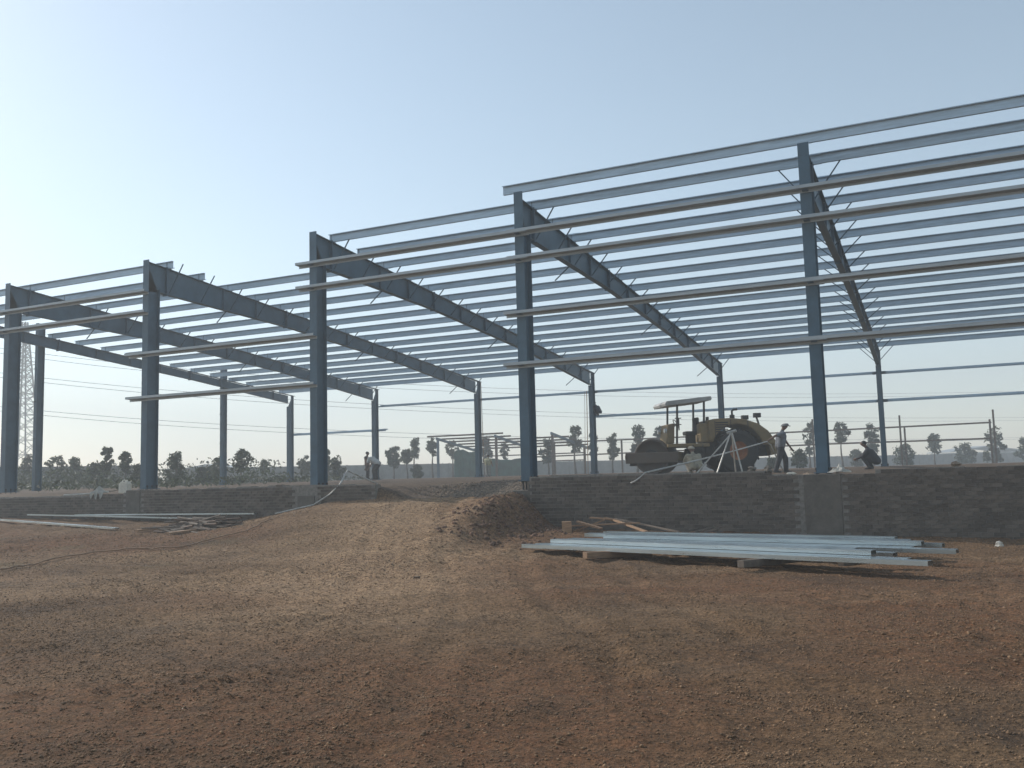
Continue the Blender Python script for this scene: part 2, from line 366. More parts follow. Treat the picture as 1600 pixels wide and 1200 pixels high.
# ------------------------------------------------------------------ steel building
FRX = {'A': -6.42, 'B': 0., 'C': 7., 'D': 13.96, 'E': 20.89, 'F': 28.40, 'G': 35.6}
DEP, HCOL, CW, FB = 24.27, 7.72, .50, .13
def rtop(Y): return 7.66-.0862*Y            # top of rafter
def zprof(h, fl, lip, th):                  # Z outline about its middle, web along 2nd axis
    a = h/2
    return [(-fl, a), (0+th/2, a), (th/2, -a+th), (fl-th, -a+th), (fl-th, -a+lip), (fl, -a+lip), (fl, -a), (-th/2, -a), (-th/2, a-th), (-fl+th, a-th), (-fl+th, a-lip), (-fl, a-lip)]
bld = empty('steel_building_frame', (0, 0, 0), 0, 'long blue-grey steel portal frame building with open sloping roof of bare purlins', 'building')
def isec_col(x, y0, y1, z0, z1, tf=.016, tw=.012, fb=FB, z1b=None, front=True):
    m = MB(); z1b = z1b or z1
    m.box((x, y0+tf/2, (z0+z1)/2), (2*fb, tf, z1-z0)); m.box((x, y1-tf/2, (z0+z1b)/2), (2*fb, tf, z1b-z0))
    m.prism([(y0+tf, z0), (y1-tf, z0), (y1-tf, z1b), (y0+tf, min(z1, z1b+.0) if not front else z1-.06)], 'x', x-tw/2, x+tw/2)
    return m
bolt_me = MB().tube([(0, 0, -.02), (0, 0, .15)], .016, 6).tube([(0, 0, .105), (0, 0, .135)], .03, 6).mesh('anchor_bolt', DARK)
def base(colo, x, yc, z, bolts=True):
    MB().box((x, yc, z+.0125), (.36, CW+.14, .025)).build('base_plate', STEELR, colo)
    for sx in (-.14, .14):
        for sy in (-.2, 0, .2):
            o = link('anchor_bolt', bolt_me, colo); o.location = (x+sx, yc+sy, z-.02)
cleat_me = MB().box((.012, 0, .11), (.01, .16, .24)).box((.06, 0, .004), (.1, .16, .008)).mesh('purlin_cleat', STEELR)
PUR = [.95+1.495*i for i in range(16)]       # purlin lines from front to back
raf = {}
for k, x in FRX.items():
    gable = k == 'A'
    z0 = {'D': -.06, 'E': -.02}.get(k, 0.0)
    # front column
    c = isec_col(x, 0, CW, z0+.025, HCOL+(.14 if k in 'EFG' else 0), z1b=rtop(CW)-.85).build('column', STEEL, bld)
    if k in 'BCDEFG':
        base(c, x, CW/2, z0)
        if k in 'DE':
            mm_ = MB()
            for sy in (.06, .25, .44):
                mm_.tube([(x-.1, sy, z0-.24), (x-.1, sy, z0)], .03, 6).tube([(x+.1, sy, z0-.24), (x+.1, sy, z0)], .03, 6)
            mm_.build('levelling_studs', DARK, c)
    # rear column
    zr = .12
    rc = MB()
    rc.box((x, DEP-.008, (zr+rtop(DEP))/2), (.22, .016, rtop(DEP)-zr)); rc.box((x, DEP-.42, (zr+4.85)/2), (.22, .016, 4.85-zr))
    rc.prism([(DEP-.41, zr), (DEP-.016, zr), (DEP-.016, rtop(DEP)-.02), (DEP-.41, 4.85)], 'x', x-.006, x+.006)
    rc = rc.build('column', STEEL, bld); base(rc, x, DEP-.2, zr-.02)
    # rafter
    d0 = .93 if not gable else .5
    top = [(.016, rtop(0)), (DEP+.18, rtop(DEP+.18))]
    bot = [(CW, rtop(CW)-d0), (7.2, rtop(7.2)-.62*(d0/.93)**.5), (15.5, rtop(15.5)-.52*(d0/.93)**.3), (DEP-.43, rtop(DEP)-(.68 if not gable else .5))]
    m = MB()
    m.prism([(.016, rtop(0)-.02)]+[(.016, bot[0][1]-.05)]+bot+[(DEP-.43, rtop(DEP)-.03)], 'x', x-.006, x+.006)
    m.bar((x, .0, rtop(0)-.008), (x, DEP+.18, rtop(DEP+.18)-.008), .2, .016)
    for i in range(3): m.bar((x, bot[i][0], bot[i][1]), (x, bot[i+1][0], bot[i+1][1]), .2, .016)
    rf = m.build('rafter', STEEL, bld); raf[k] = rf
    def rbot(Y, bot=bot):
        for (a, za), (b2, zb2) in zip(bot[:-1], bot[1:]):
            if Y <= b2: return za+(zb2-za)*(Y-a)/(b2-a)
        return bot[-1][1]
    # splice plates and stiffeners
    for Yp in (CW+.35, 7.2, 15.5):
        MB().box((x, Yp, (rtop(Yp)+rbot(Yp))/2-.01), (.21, .04, rtop(Yp)-rbot(Yp)+.10)).build('splice_plate', STEELR, rf)
    for Yp in (3.6, 5.4, 9.3, 11.4, 13.4, 17.8, 20.2, 22.4):
        MB().box((x, Yp, (rtop(Yp)+rbot(Yp))/2-.008), (.17, .01, rtop(Yp)-rbot(Yp)-.05)).build('stiffener', STEELR, rf)
    # cleats and flange braces
    for j, Yp in enumerate(PUR):
        o = link('purlin_cleat', cleat_me, rf); o.location = (x, Yp+.02, rtop(Yp)+.001)
        if gable: continue
        for sgn in ((1, -1) if k in 'FG' else (1,) if not (j % 6 == 2) else (1, -1)):
            if sgn < 0 and k in 'BCDE':     # not yet bolted up at its top end: hangs down
                a = (x-.1, Yp, rbot(Yp)+.03); b2 = (x-.62, Yp+.05, rbot(Yp)-.36)
            else:
                a = (x+sgn*.09, Yp, rbot(Yp)+.05); b2 = (x+sgn*(.72 if k != 'F' else .8), Yp, rtop(Yp)+.10)
            if k == 'B' and j in (0, 1): continue
            MB().bar(a, b2, .03, .03).build('flange_brace', STEELR, rf)
# gable posts at the far end
for Yp, zt in ((6.45, 7.75), (18.4, 6.75)):
    g = isec_col(FRX['A']-.25, Yp-.18, Yp+.18, .0, zt, fb=.1, front=False).build('column', STEEL, bld)
    m = MB()
    for zz in (2.4, 4.1, 5.6): m.box((FRX['A']-.25, Yp-.24, zz), (.1, .12, .02))
    m.build('girt_cleat', STEELR, g)
# purlins, one length per bay, lapped over the frames
keys = 'ABCDEFG'
def zlen(name, x0, x1, y, z, prof, mt, flip=1, parent=bld, sag=0.0):
    m = MB(); m.prism([(p*flip+y, q+z) for p, q in prof], 'x', x0, x1); return m.build(name, mt, parent)
PP = zprof(.235, .07, .022, .006); GP = [(q, p) for p, q in zprof(.20, .075, .02, .005)]
for j, Yp in enumerate(PUR):
    for bi in range(6):
        k0, k1 = keys[bi], keys[bi+1]
        if k0 == 'C' and j < 2: continue
        x0 = FRX[k0]-.3; x1 = FRX[k1]+.3
        if k0 == 'D' and j < 2: x0 = FRX['D']-.05
        if k0 == 'F': x1 = 36.2
        jz = random.uniform(-.006, .006)
        zlen('purlin', x0, x1, Yp-.045+(.006 if bi % 2 else 0), rtop(Yp)+.122+(.006 if bi % 2 else 0)+jz, PP, GALV)
for x0, x1, q in ((20.40, 28.6, 0), (28.2, 36.2, 1)):
    zlen('purlin', x0, x1, .10+.007*q, HCOL+.262+.006*q, PP, GALV)
MB().box((20.89, .12, HCOL+.25), (.16, .012, .22)).build('purlin_cleat', STEELR, raf['E'])
MB().box((28.40, .12, HCOL+.25), (.16, .012, .22)).build('purlin_cleat', STEELR, raf['F'])
# wall girts along the front
for (x0, x1, z) in ((-6.7, 7.15, 6.60), (-6.7, 7.15, 5.90), (6.28, 14.12, 4.47), (6.36, 14.12, 3.00),
                    (13.45, 21.2, 6.68), (13.46, 21.2, 5.95), (20.46, 28.7, 4.46), (20.42, 28.7, 3.07)):
    zlen('girt', x0, x1, -.115, z, GP, GIRT)
for (x0, x1, z) in ((20.6, 36.2, 6.69), (20.6, 36.2, 5.96), (28.1, 36.2, 4.465), (28.1, 36.2, 3.08)):
    zlen('girt', x0, x1, -.121, z+.008, GP, GIRT)
for k in 'BCDEF':
    for z in {'B': (6.6, 5.9), 'C': (4.47, 3.0), 'D': (6.68, 5.95), 'E': (6.68, 5.95, 4.46, 3.07), 'F': (6.68, 5.95, 4.46, 3.07)}[k]:
        MB().box((FRX[k], -.09, z-.022), (.14, .18, .01)).build('girt_cleat', STEELR, bld)
# girts along the back
for (x0, x1, z) in ((.1, 14.2, 4.53), (13.7, 28.7, 4.545), (28.1, 36.2, 4.53), (-6.6, .62, 3.08), (14.0, 28.7, 3.20), (28.2, 36.2, 3.21)):
    zlen('girt', x0, x1, DEP+.115, z, [(-p, q) for p, q in GP], GALV)

# ------------------------------------------------------------------ plinth walls with brick pieces
brick_me = []
for i in range(4):
    m = MB(); rr = random.Random(i)
    m.box((0, 0, 0), (.222, .1, .074)); m.v = [(a+rr.uniform(-.003, .003), b2+rr.uniform(-.003, .003), c+rr.uniform(-.003, .003)) for a, b2, c in m.v]
    brick_me.append(m.mesh('brick', BRICK))
def plinth(name, label, x0, x1, topf, zlow, gaps):
    root = empty(name, ((x0+x1)/2, -.2, 0), 0, label, 'wall'); root.location = (0, 0, 0)
    xsr = list(np.arange(x0, x1, .6))+[x1]
    m = MB()      # mortar core, just behind the brick faces
    for a, b2 in zip(xsr[:-1], xsr[1:]):
        zt = topf((a+b2)/2); m.box(((a+b2)/2, -.19, (zt-.012+zlow)/2), (b2-a-.002, .29, zt-.012-zlow))
    m.build('mortar_core', MORTAR, root)
    allb = []
    row = 0; z = zlow+.045
    while z < .3:
        x = x0+(.06 if row % 2 else .175)
        while x < x1-.05:
            if z < topf(x)-.03 and not any(a-.1 < x < b2+.1 for a, b2 in gaps) and z > float(smooth_z(np.array([x]), np.array([-.6]))[0])-.12:
                p = V((x, -.295-random.uniform(0, .012), z+random.uniform(-.003, .003)))
                d = p-CAM; zc = d.dot(FW); sx_ = 800+FPX*d.dot(RT)/zc
                vis = -5 < sx_ < 1605
                allb.append((zc if vis else 1e3+zc, p))
            x += .235
        row += 1; z += .086
    allb.sort(key=lambda q: q[0])
    for i, (_, p) in enumerate(allb[:300]):
        o = link('brick', random.choice(brick_me), root); o.location = p; o.rotation_euler = (random.uniform(-.02, .02), 0, random.uniform(-.02, .02))
    m = MB()
    for _, p in allb[300:]: m.box(p, (.222+random.uniform(-.006, .004), .1, .074+random.uniform(-.004, .003)))
    o = m.build('brickwork', BRICK, root); o['kind'] = 'stuff'
    return root
def topL(x): return float(np.interp(x, [-9, 0, 4, 6.6, 7.4, 13, 16.4], [-.18, -.16, -.15, -.11, -.03, .03, .0])+.012*math.sin(x*5))
def topR(x): return float(np.interp(x, [21, 22, 27.2, 27.6, 29.4, 29.9, 36], [.10, .12, .09, -.02, -.02, .075, .075])+.012*math.sin(x*4.3))
wl = plinth('plinth_wall', 'long low grey brick plinth wall left of the soil ramp', -8.5, 16.35, topL, -1.5, [(6.6, 7.3), (13.6, 14.3)])
wr = plinth('plinth_wall', 'low dark brick plinth wall right of the soil ramp, behind the stacked purlins', 21.15, 37, topR, -1.75, [(28.0, 28.85)])
def pier(x, w_, z1, parent, y0=-.43):
    m = MB(); m.box((x, (y0+.55)/2, (z1-1.9)/2), (w_, .55-y0, z1+1.9)); o = m.build('pier', CONC, parent, bevel=.012)
pier(6.95, .62, -.02, wl, -.37); pier(13.95, .62, -.30, wl, -.37); pier(20.92, .55, -.26, wr, -.30); pier(28.42, .8, -.02, wr, -.37)
#--PART2--
# ------------------------------------------------------------------ far surroundings
def compound_wall(label, p0, p1, d0, d1, top=1.99):
    A = atd(p0, 740, d0); B = atd(p1, 730, d1); A.z = B.z = 0; L_ = (B-A).length; dr = (B-A)/L_; n = int(L_/2.4)
    root = empty('compound_wall', A, 0, label, 'wall'); root.location = (0, 0, 0)
    nrm = V((dr.y, -dr.x, 0))
    if nrm.dot(CAM-A) < 0: nrm = -nrm
    post = MB().box((0, 0, top/2+.02), (.2, .2, top+.1)).mesh('post', PANEL)
    ang = math.atan2(dr.y, dr.x)
    m = MB()
    for i in range(n+1):
        P = A+dr*(L_*i/n)
        o = link('post', post, root); o.location = (P.x, P.y, -.03); o.rotation_euler.z = ang
        if i < n:
            Q = A+dr*(L_*(i+.5)/n)
            for k in range(6):
                z = -.05+(k+.5)*(top+.05)/6
                m.box((Q.x, Q.y, z), (L_/n-.2, .06, (top+.05)/6-.03), 0, Matrix.Rotation(ang, 3, 'Z') @ Matrix.Rotation(random.uniform(-.01, .01), 3, 'X'))
            m.box((Q.x-nrm.x*.035, Q.y-nrm.y*.035, top/2), (L_/n-.2, .03, top-.05), 0, Matrix.Rotation(ang, 3, 'Z'))
    o = m.build('wall_panels', PANEL, root); o['kind'] = 'stuff'
compound_wall('near end of the grey precast boundary wall at far left behind the shrubs', -160, 232, 74, 84)
compound_wall('long grey precast panel boundary wall running behind the trees', 262, 1780, 106, 205)

def leaves(name, pts, size, mt, parent, seed):
    rg = np.random.default_rng(seed); n = len(pts); P = np.array(pts)
    a = rg.normal(size=(n, 3)); a /= np.linalg.norm(a, axis=1)[:, None]; b2 = rg.normal(size=(n, 3)); b2 -= a*(a*b2).sum(1)[:, None]; b2 /= np.linalg.norm(b2, axis=1)[:, None]
    s_ = (size*(.6+.8*rg.random(n)))[:, None]; c = np.cross(a, b2)*s_*.12
    vv = np.stack([P-a*s_, P+b2*s_*.42+c, P+a*s_, P-b2*s_*.42+c], 1).reshape(-1, 3)
    Fq = np.arange(4*n).reshape(-1, 4); Fq = np.concatenate([Fq[:, [0, 1, 2]], Fq[:, [0, 2, 3]]])
    m_ = bpy.data.meshes.new(name); m_.from_pydata(vv.tolist(), [], Fq.tolist()); m_.materials.append(mt)
    return link(name, m_, parent)
def tree(name, label, px, ytop, hw, dist, mt, shape='tall', dens=1.0, group=None, seed=0, base_z=.12, ylow=None, cat='tree', leaf=.13):
    rg = random.Random(seed*13+px)
    P = atd(px, 735, dist); top = atd(px, ytop, dist).z; W = hw*dist/FPX; H = top-base_z
    low = atd(px, ylow, dist).z-base_z if ylow else {'tall': .33, 'round': .45, 'bush': .03, 'palm': .2}[shape]*H
    low = max(low, .1)
    root = empty(name, (P.x, P.y, base_z), 0, label, cat, group)
    tm = MB(); lean = rg.uniform(-.05, .05)*H
    ax = lambda z: V((lean*(z/H)**2+.05*math.sin(z*2+seed), .05*math.cos(z*1.7), z))
    r_ = .022*H+.02
    tm.tube([ax(-.1)]+[ax(H*.92*q/6) for q in range(1, 7)], [r_*1.3]+[r_*(1-.8*q/6) for q in range(1, 7)], 6)
    tr_ = tm
    pts = []; ncl = {'tall': 17, 'round': 15, 'bush': 20, 'palm': 12}[shape]
    for i in range(ncl):
        q = (i+.5)/ncl; z = low+(H-low)*q*.97
        prof = {'tall': .55+.5*math.sin(math.pi*min(1, q*.85+.12)), 'round': math.sin(math.pi*(.12+.80*q)), 'bush': math.sin(math.pi*(.25+.62*q)), 'palm': math.sin(math.pi*(.2+.7*q))}[shape]
        a = i*2.4+rg.uniform(-.5, .5); rad = W*prof*rg.uniform(.2, .95)
        c = ax(z)+V((math.cos(a)*rad, math.sin(a)*rad, rg.uniform(-.05, .05)*H))
        tr_.tube([ax(max(.1, z-.22*(H-low)*.6)), (ax(z)*.5+c*.5)+V((0, 0, -.04*H)), c], [r_*.4, r_*.28, r_*.1], 4)
        cr_ = W*rg.uniform(.26, .56)
        for _ in range(int(46*dens*rg.uniform(.4, 1.5))):
            d = V((rg.gauss(0, 1), rg.gauss(0, 1), rg.gauss(0, .75))); d = d.normalized()*(rg.random()**.45)
            pts.append(tuple(c+V((d.x*cr_, d.y*cr_, d.z*min(cr_, (H-low)*.16)*1.05))))
    tr_.build('trunk', BARK, root, smooth=True)
    leaves('crown', pts, leaf*1.45*max(.75, dist/95), mt, root, seed+px)
    return root
G1 = 'young trees planted along the boundary wall'; G2 = 'shrubs by the boundary wall'
T = [  # px, top, half width, dist, shape, mat, dens, low, label
 (615, 700, 11, 92, 'tall', LEAF3, 1, 727, 'small dark conical tree right of the white shirted worker'),
 (636, 703, 9, 90, 'tall', LEAF1, .8, 722, 'short young tree beside the tall thin pair left of the small shed'),
 (648, 685, 9, 96, 'tall', LEAF1, .7, 712, 'tall thin tree with tufted crown left of the small shed frame'),
 (676, 687, 9, 97, 'round', LEAF1, .8, 708, 'slim tree standing just left of the small shed post'),
 (708, 688, 10, 104, 'round', LEAF2, .7, 712, 'pale loose tree behind the left bay of the small shed'),
 (760, 682, 11, 104, 'tall', LEAF3, .9, 722, 'dense tree behind the rear steel column at the small shed'),
 (790, 690, 6, 106, 'tall', LEAF1, .7, 716, 'thin tree inside the right bay of the small shed'),
 (857, 687, 11, 88, 'tall', LEAF3, 1.1, 722, 'dark tree just right of the column on exposed studs'),
 (899, 668, 12, 92, 'tall', LEAF3, 1.0, 703, 'tall leafy tree left of the column with the climber'),
 (929, 672, 8, 94, 'tall', LEAF3, .9, 712, 'tree mostly hidden by the rear column with the climber'),
 (958, 680, 9, 90, 'tall', LEAF1, .9, 715, 'small ragged tree between climber column and roller drum'),
 (997, 666, 11, 92, 'tall', LEAF3, 1.3, 715, 'dense upright tree just left of the roller canopy'),
 (1031, 668, 10, 96, 'round', LEAF3, 1.1, 695, 'round topped tree directly behind the roller drum'),
 (1266, 660, 10, 100, 'tall', LEAF3, .9, 710, 'tree half hidden behind the tall front right column'),
 (1317, 662, 14, 96, 'round', LEAF3, .8, 690, 'spreading tree right of the tall front right column'),
 (1366, 667, 15, 98, 'round', LEAF3, 1.0, 704, 'broad tree touching the last rear column on the right'),
 (1462, 679, 13, 112, 'round', LEAF2, .9, 706, 'round pale tree midway along the right background'),
 (1556, 672, 15, 104, 'tall', LEAF2, 1.0, 722, 'tall bushy tree near the right end post'),
 (1606, 684, 15, 112, 'round', LEAF2, .9, 722, 'tree cut by the right edge of the view')]
for i, (px, yt, hw, d, shp, mt, den, low, lab) in enumerate(T):
    tree('young_tree', lab, px, yt, hw, d, mt, shp, den, G1, i, ylow=low)
S_ = [
 (45, 712, 12, 66, 'bush', LEAF2, 'thin shrub at the foot of the lattice tower'),
 (90, 711, 15, 62, 'palm', LEAF2, 'feathery shrub right of the leftmost inner post'),
 (117, 717, 14, 64, 'bush', LEAF2, 'low feathery shrub, second right of the leftmost inner post'),
 (150, 722, 14, 60, 'bush', LEAF1, 'low shrub in front of the tall ragged tree at left'),
 (167, 698, 9, 60, 'tall', LEAF1, 'tall ragged small tree left of the white jerrycan'),
 (196, 708, 13, 60, 'round', LEAF1, 'rounded small tree above the white jerrycan'),
 (215, 727, 12, 58, 'bush', LEAF2, 'low shrub against the second front column'),
 (275, 707, 19, 58, 'bush', LEAF1, 'dense bushy shrub right of the second front column'),
 (318, 730, 18, 62, 'bush', LEAF3, 'low dark shrub under the distant pale roof'),
 (341, 718, 11, 64, 'bush', LEAF2, 'light shrub left of the second gable post'),
 (377, 704, 17, 62, 'round', LEAF2, 'open spreading shrub right of the second gable post'),
 (413, 719, 8, 82, 'round', LEAF2, 'small round shrub midway between two inner posts'),
 (476, 715, 9, 84, 'tall', LEAF1, 'shrub just left of the third front column'),
 (513, 702, 6, 84, 'tall', LEAF1, 'shrub peeking out right of the third front column'),
 (526, 714, 13, 74, 'bush', LEAF2, 'shrub behind the bare armed worker'),
 (652, 728, 10, 84, 'bush', LEAF1, 'low shrub against the wall left of the small shed'),
 (1208, 716, 9, 70, 'bush', LEAF1, 'weedy shrub between the roller tail and the walking man'),
 (1250, 703, 14, 72, 'bush', LEAF1, 'green shrub right of the walking man'),
 (1415, 696, 17, 100, 'bush', LEAF2, 'wide low shrub right of the last rear column'),
 (1510, 694, 16, 118, 'bush', LEAF2, 'wide low shrub left of the right end post'),
 (1340, 705, 10, 106, 'bush', LEAF2, 'small shrub between two trees behind the crouching worker')]
for i, (px, yt, hw, d, shp, mt, lab) in enumerate(S_):
    tree('shrub', lab, px, yt, hw, d, mt, shp, 1.1, G2, 50+i, cat='shrub', leaf=.11, base_z=.08)
# low scrub beyond, reads as one mass
pts = []; rg = random.Random(4)
for i in range(520):
    px = rg.uniform(-60, 1700); d = rg.uniform(66, 100) if px < 240 else rg.uniform(112, 150) + max(0, px-300)*.06
    P = atd(px, 735, d); hgt = (rg.uniform(.6, 1.5) if px < 430 else rg.uniform(1.4, 2.35)); ww = rg.uniform(.5, 1.2)
    for _ in range(26): pts.append((P.x+rg.gauss(0, ww), P.y+rg.gauss(0, ww), .1+hgt*rg.random()**.7))
for i in range(420):
    x_ = rg.uniform(-34, 7.5); y_ = rg.uniform(5, 44)
    if x_ > -.35*(y_-8): continue
    for _ in range(16): pts.append((x_+rg.gauss(0, .5), y_+rg.gauss(0, .5), .02+.42*rg.random()))
for i in range(110):
    px = rg.uniform(-40, 470); d = rg.uniform(54, 72); P = atd(px, 735, d); hgt = rg.uniform(.5, 1.7)*(1 if px < 430 else .5); ww = rg.uniform(.3, .8)
    for _ in range(34): pts.append((P.x+rg.gauss(0, ww), P.y+rg.gauss(0, ww), .05+hgt*rg.random()**.7))
o = leaves('distant_scrub', pts, .125, LEAF2, None, 5); tag(o, 'mass of low green scrub around the boundary wall', 'scrub', kind='stuff')

# lattice tower and power lines
P = atd(33, 735, 178); tw = empty('lattice_tower', (P.x, P.y, 0), .35, 'tall steel lattice power line tower behind the leftmost column', 'tower')
HT = 33.0; bw = 2.7
def lw(z): return bw*(1-z/HT)*.92+.32
for sx in (-1, 1):
    for sy in (-1, 1):
        MB().bar((sx*lw(0), sy*lw(0), -.2), (sx*lw(HT), sy*lw(HT), HT), .22).build('leg', DARK, tw)
lv = [0]
while lv[-1] < HT-1.2: lv.append(min(HT, lv[-1]+max(1.3, lw(lv[-1])*1.25)))
for a, b2 in zip(lv[:-1], lv[1:]):
    m = MB()
    for (s1, s2) in (((1, 1), (1, -1)), ((1, -1), (-1, -1)), ((-1, -1), (-1, 1)), ((-1, 1), (1, 1))):
        A_ = V((s1[0]*lw(a), s1[1]*lw(a), a)); B_ = V((s2[0]*lw(b2), s2[1]*lw(b2), b2)); C_ = V((s2[0]*lw(a), s2[1]*lw(a), a)); D_ = V((s1[0]*lw(b2), s1[1]*lw(b2), b2))
        m.bar(A_, B_, .1).bar(C_, D_, .1).bar(B_, D_, .1)
    m.build('lattice_brace', DARK, tw)
arm_z = (29.5, 24.6, 18.2)
for z in arm_z:
    m = MB()
    for s_ in (-1, 1): m.bar((0, 0, z+.8), (s_*3.6, 0, z), .14).bar((0, 0, z-.5), (s_*3.6, 0, z), .14)
    m.build('cross_arm', DARK, tw)
wl_ = [((36, 549), (590, 598), (1150, 615), 'topmost'), ((36, 557), (590, 606), (1150, 621), 'second highest'), ((36, 587), (590, 632), (1150, 651), 'third highest'),
       ((36, 594), (590, 639), (1150, 657), 'fourth highest'), ((36, 639), (590, 675), (1150, 687), 'second lowest'), ((36, 646), (590, 682), (1150, 692), 'lowest')]
for (a, b2, c, nm) in wl_:
    pa, pb, pc = atd(*a, 178), atd(*b2, 205), atd(*c, 250)
    pp = []
    for i in range(-2, 33):
        q = i/20; pp.append(pa*(1-q)*(1-2*q)+pb*4*q*(1-q)+pc*q*(2*q-1))
    m = MB().tube(pp, .045, 4); o = m.build('power_cable', WIRE); tag(o, f'{nm} of the thin power cables strung across the background sky', 'cable', 'power cables')

# small shed frame with covered stores
def rel(P, dx, dy, z): return V((P.x+dx, P.y+dy, z))
S0 = atd(685, 740, 92); S0.z = .15
sh = empty('small_shed_frame', S0, 0, 'small unfinished steel shed frame over green covered stores', 'shed'); ST = 3.75
def loc(dx, dy, z): return (dx, dy, z-.15)
for fi, dx in enumerate((0, 6.6, 12.6)):
    for dy in (0, 8.5):
        zt = ST+.15-(.13*dy)
        MB().bar(loc(dx, dy, .1), loc(dx, dy, zt), .2).build('post', RUST if fi else STEELR, sh)
    MB().bar(loc(dx, -.3, ST+.25+.04), loc(dx, 9.2, ST+.25-.13*9.2), .14, .24).build('rafter', STEELR, sh)
for j in range(6):
    dy = -.2+1.75*j; a = -1.1 if j % 2 == 0 else -.4; b2 = 7.4 + (5.6 if j > 1 else random.uniform(0, 1.2))
    MB().bar(loc(a, dy, ST+.5-.13*dy), loc(b2, dy, ST+.5-.13*dy), .1, .16).build('purlin', RUST, sh)
for z in (1.55, 2.3): MB().bar(loc(0, 8.6, z), loc(12.6, 8.6, z), .08, .12).build('girt', RUST, sh)
def tarp(label, px0, px1, ytop, d, dep):
    A = atd(px0, 742, d); B = atd(px1, 742, d); zt = atd((px0+px1)/2, ytop, d).z; m = MB(); nxx, nyy = 14, 6
    dx = (B-A); dx.z = 0; ex = dx.normalized(); ey = V((-ex.y, ex.x, 0)); W_ = dx.length; rg = random.Random(px0)
    vs = []
    for j in range(nyy+3):
        for i in range(nxx+1):
            q = i/nxx; v = {0: (0, 0), nyy+2: (1, 0)}.get(j, ((j-1)/nyy, 1))
            h = zt*(.94+.06*math.sin(q*7+px0)+.05*rg.random())*v[1] if v[1] else .02
            if i in (0, nxx): h *= .93
            p = A+ex*(W_*q)+ey*(dep*v[0]+rg.uniform(-.06, .06)); vs.append((p.x, p.y, h+.08))
    fs = [(j*(nxx+1)+i, j*(nxx+1)+i+1, (j+1)*(nxx+1)+i+1, (j+1)*(nxx+1)+i) for j in range(nyy+2) for i in range(nxx)]
    fs += [tuple(j*(nxx+1) for j in range(nyy+3)), tuple(j*(nxx+1)+nxx for j in range(nyy+3))]
    m.add(vs, fs); o = m.build('tarp_covered_store', GREEN); tag(o, label, 'tarp', 'green covered stores'); return o
tarp('tall green tarpaulin covered store left of the rear column at the small shed', 710, 750, 704, 96, 4)
tarp('lower wide green tarpaulin covered store right of the rear column', 762, 836, 717, 97, 4)
# long row of posts and rails (another frame going up)
R0 = on_y(840, 693, 66); rf_ = empty('distant_rail_frame', (0, 66, 0), 0, 'distant row of steel posts with two long rails behind the roller and columns', 'frame')
def railp(px, py): P = on_y(px, py, 66); return V((P.x, 0, P.z))
for a, b2 in (((838, 693), (1290, 673)), ((1288, 673), (1549, 660)), ((838, 714), (1290, 694)), ((1288, 694), (1549, 685))):
    MB().bar(railp(*a), railp(*b2), .1, .14).build('rail', RUST, rf_)
for px, yt in ((866, 690), (971, 687), (1091, 680), (1200, 676), (1269, 655), (1405, 649), (1413, 667), (1546, 655), (1551, 640)):
    p = railp(px, yt); MB().bar((p.x, 0, 0), (p.x, 0, p.z), .15).build('post', RUST, rf_)
# far sheds
def far_shed(label, px, yr, ye, hwpx, d):
    P = atd(px, 735, d); zr = atd(px, yr, d).z; ze = atd(px, ye, d).z; W_ = hwpx*d/FPX
    ex = V((RT.x, RT.y, 0)).normalized(); ey = V((-ex.y, ex.x, 0)); root = empty('far_shed', (P.x, P.y, 0), math.atan2(ex.y, ex.x), label, 'shed')
    m = MB(); m.prism([(-W_, ze), (0, zr), (W_, ze), (W_, ze-.25), (0, zr-.25), (-W_, ze-.25)], 'y', 0, 14); m.build('roof', ROOFM, root)
    MB().box((0, 7, ze/2-.2), (W_*1.9, 13, ze-.3)).build('wall', PANEL, root)
far_shed('far low pitched roof shed beyond the wall at right', 1546, 696, 704, 58, 240)
far_shed('far pale roofed shed above the wall between the left columns', 322, 725, 731, 38, 180)
far_shed('far shed roof at the extreme right edge behind the trees', 1640, 700, 707, 40, 260)

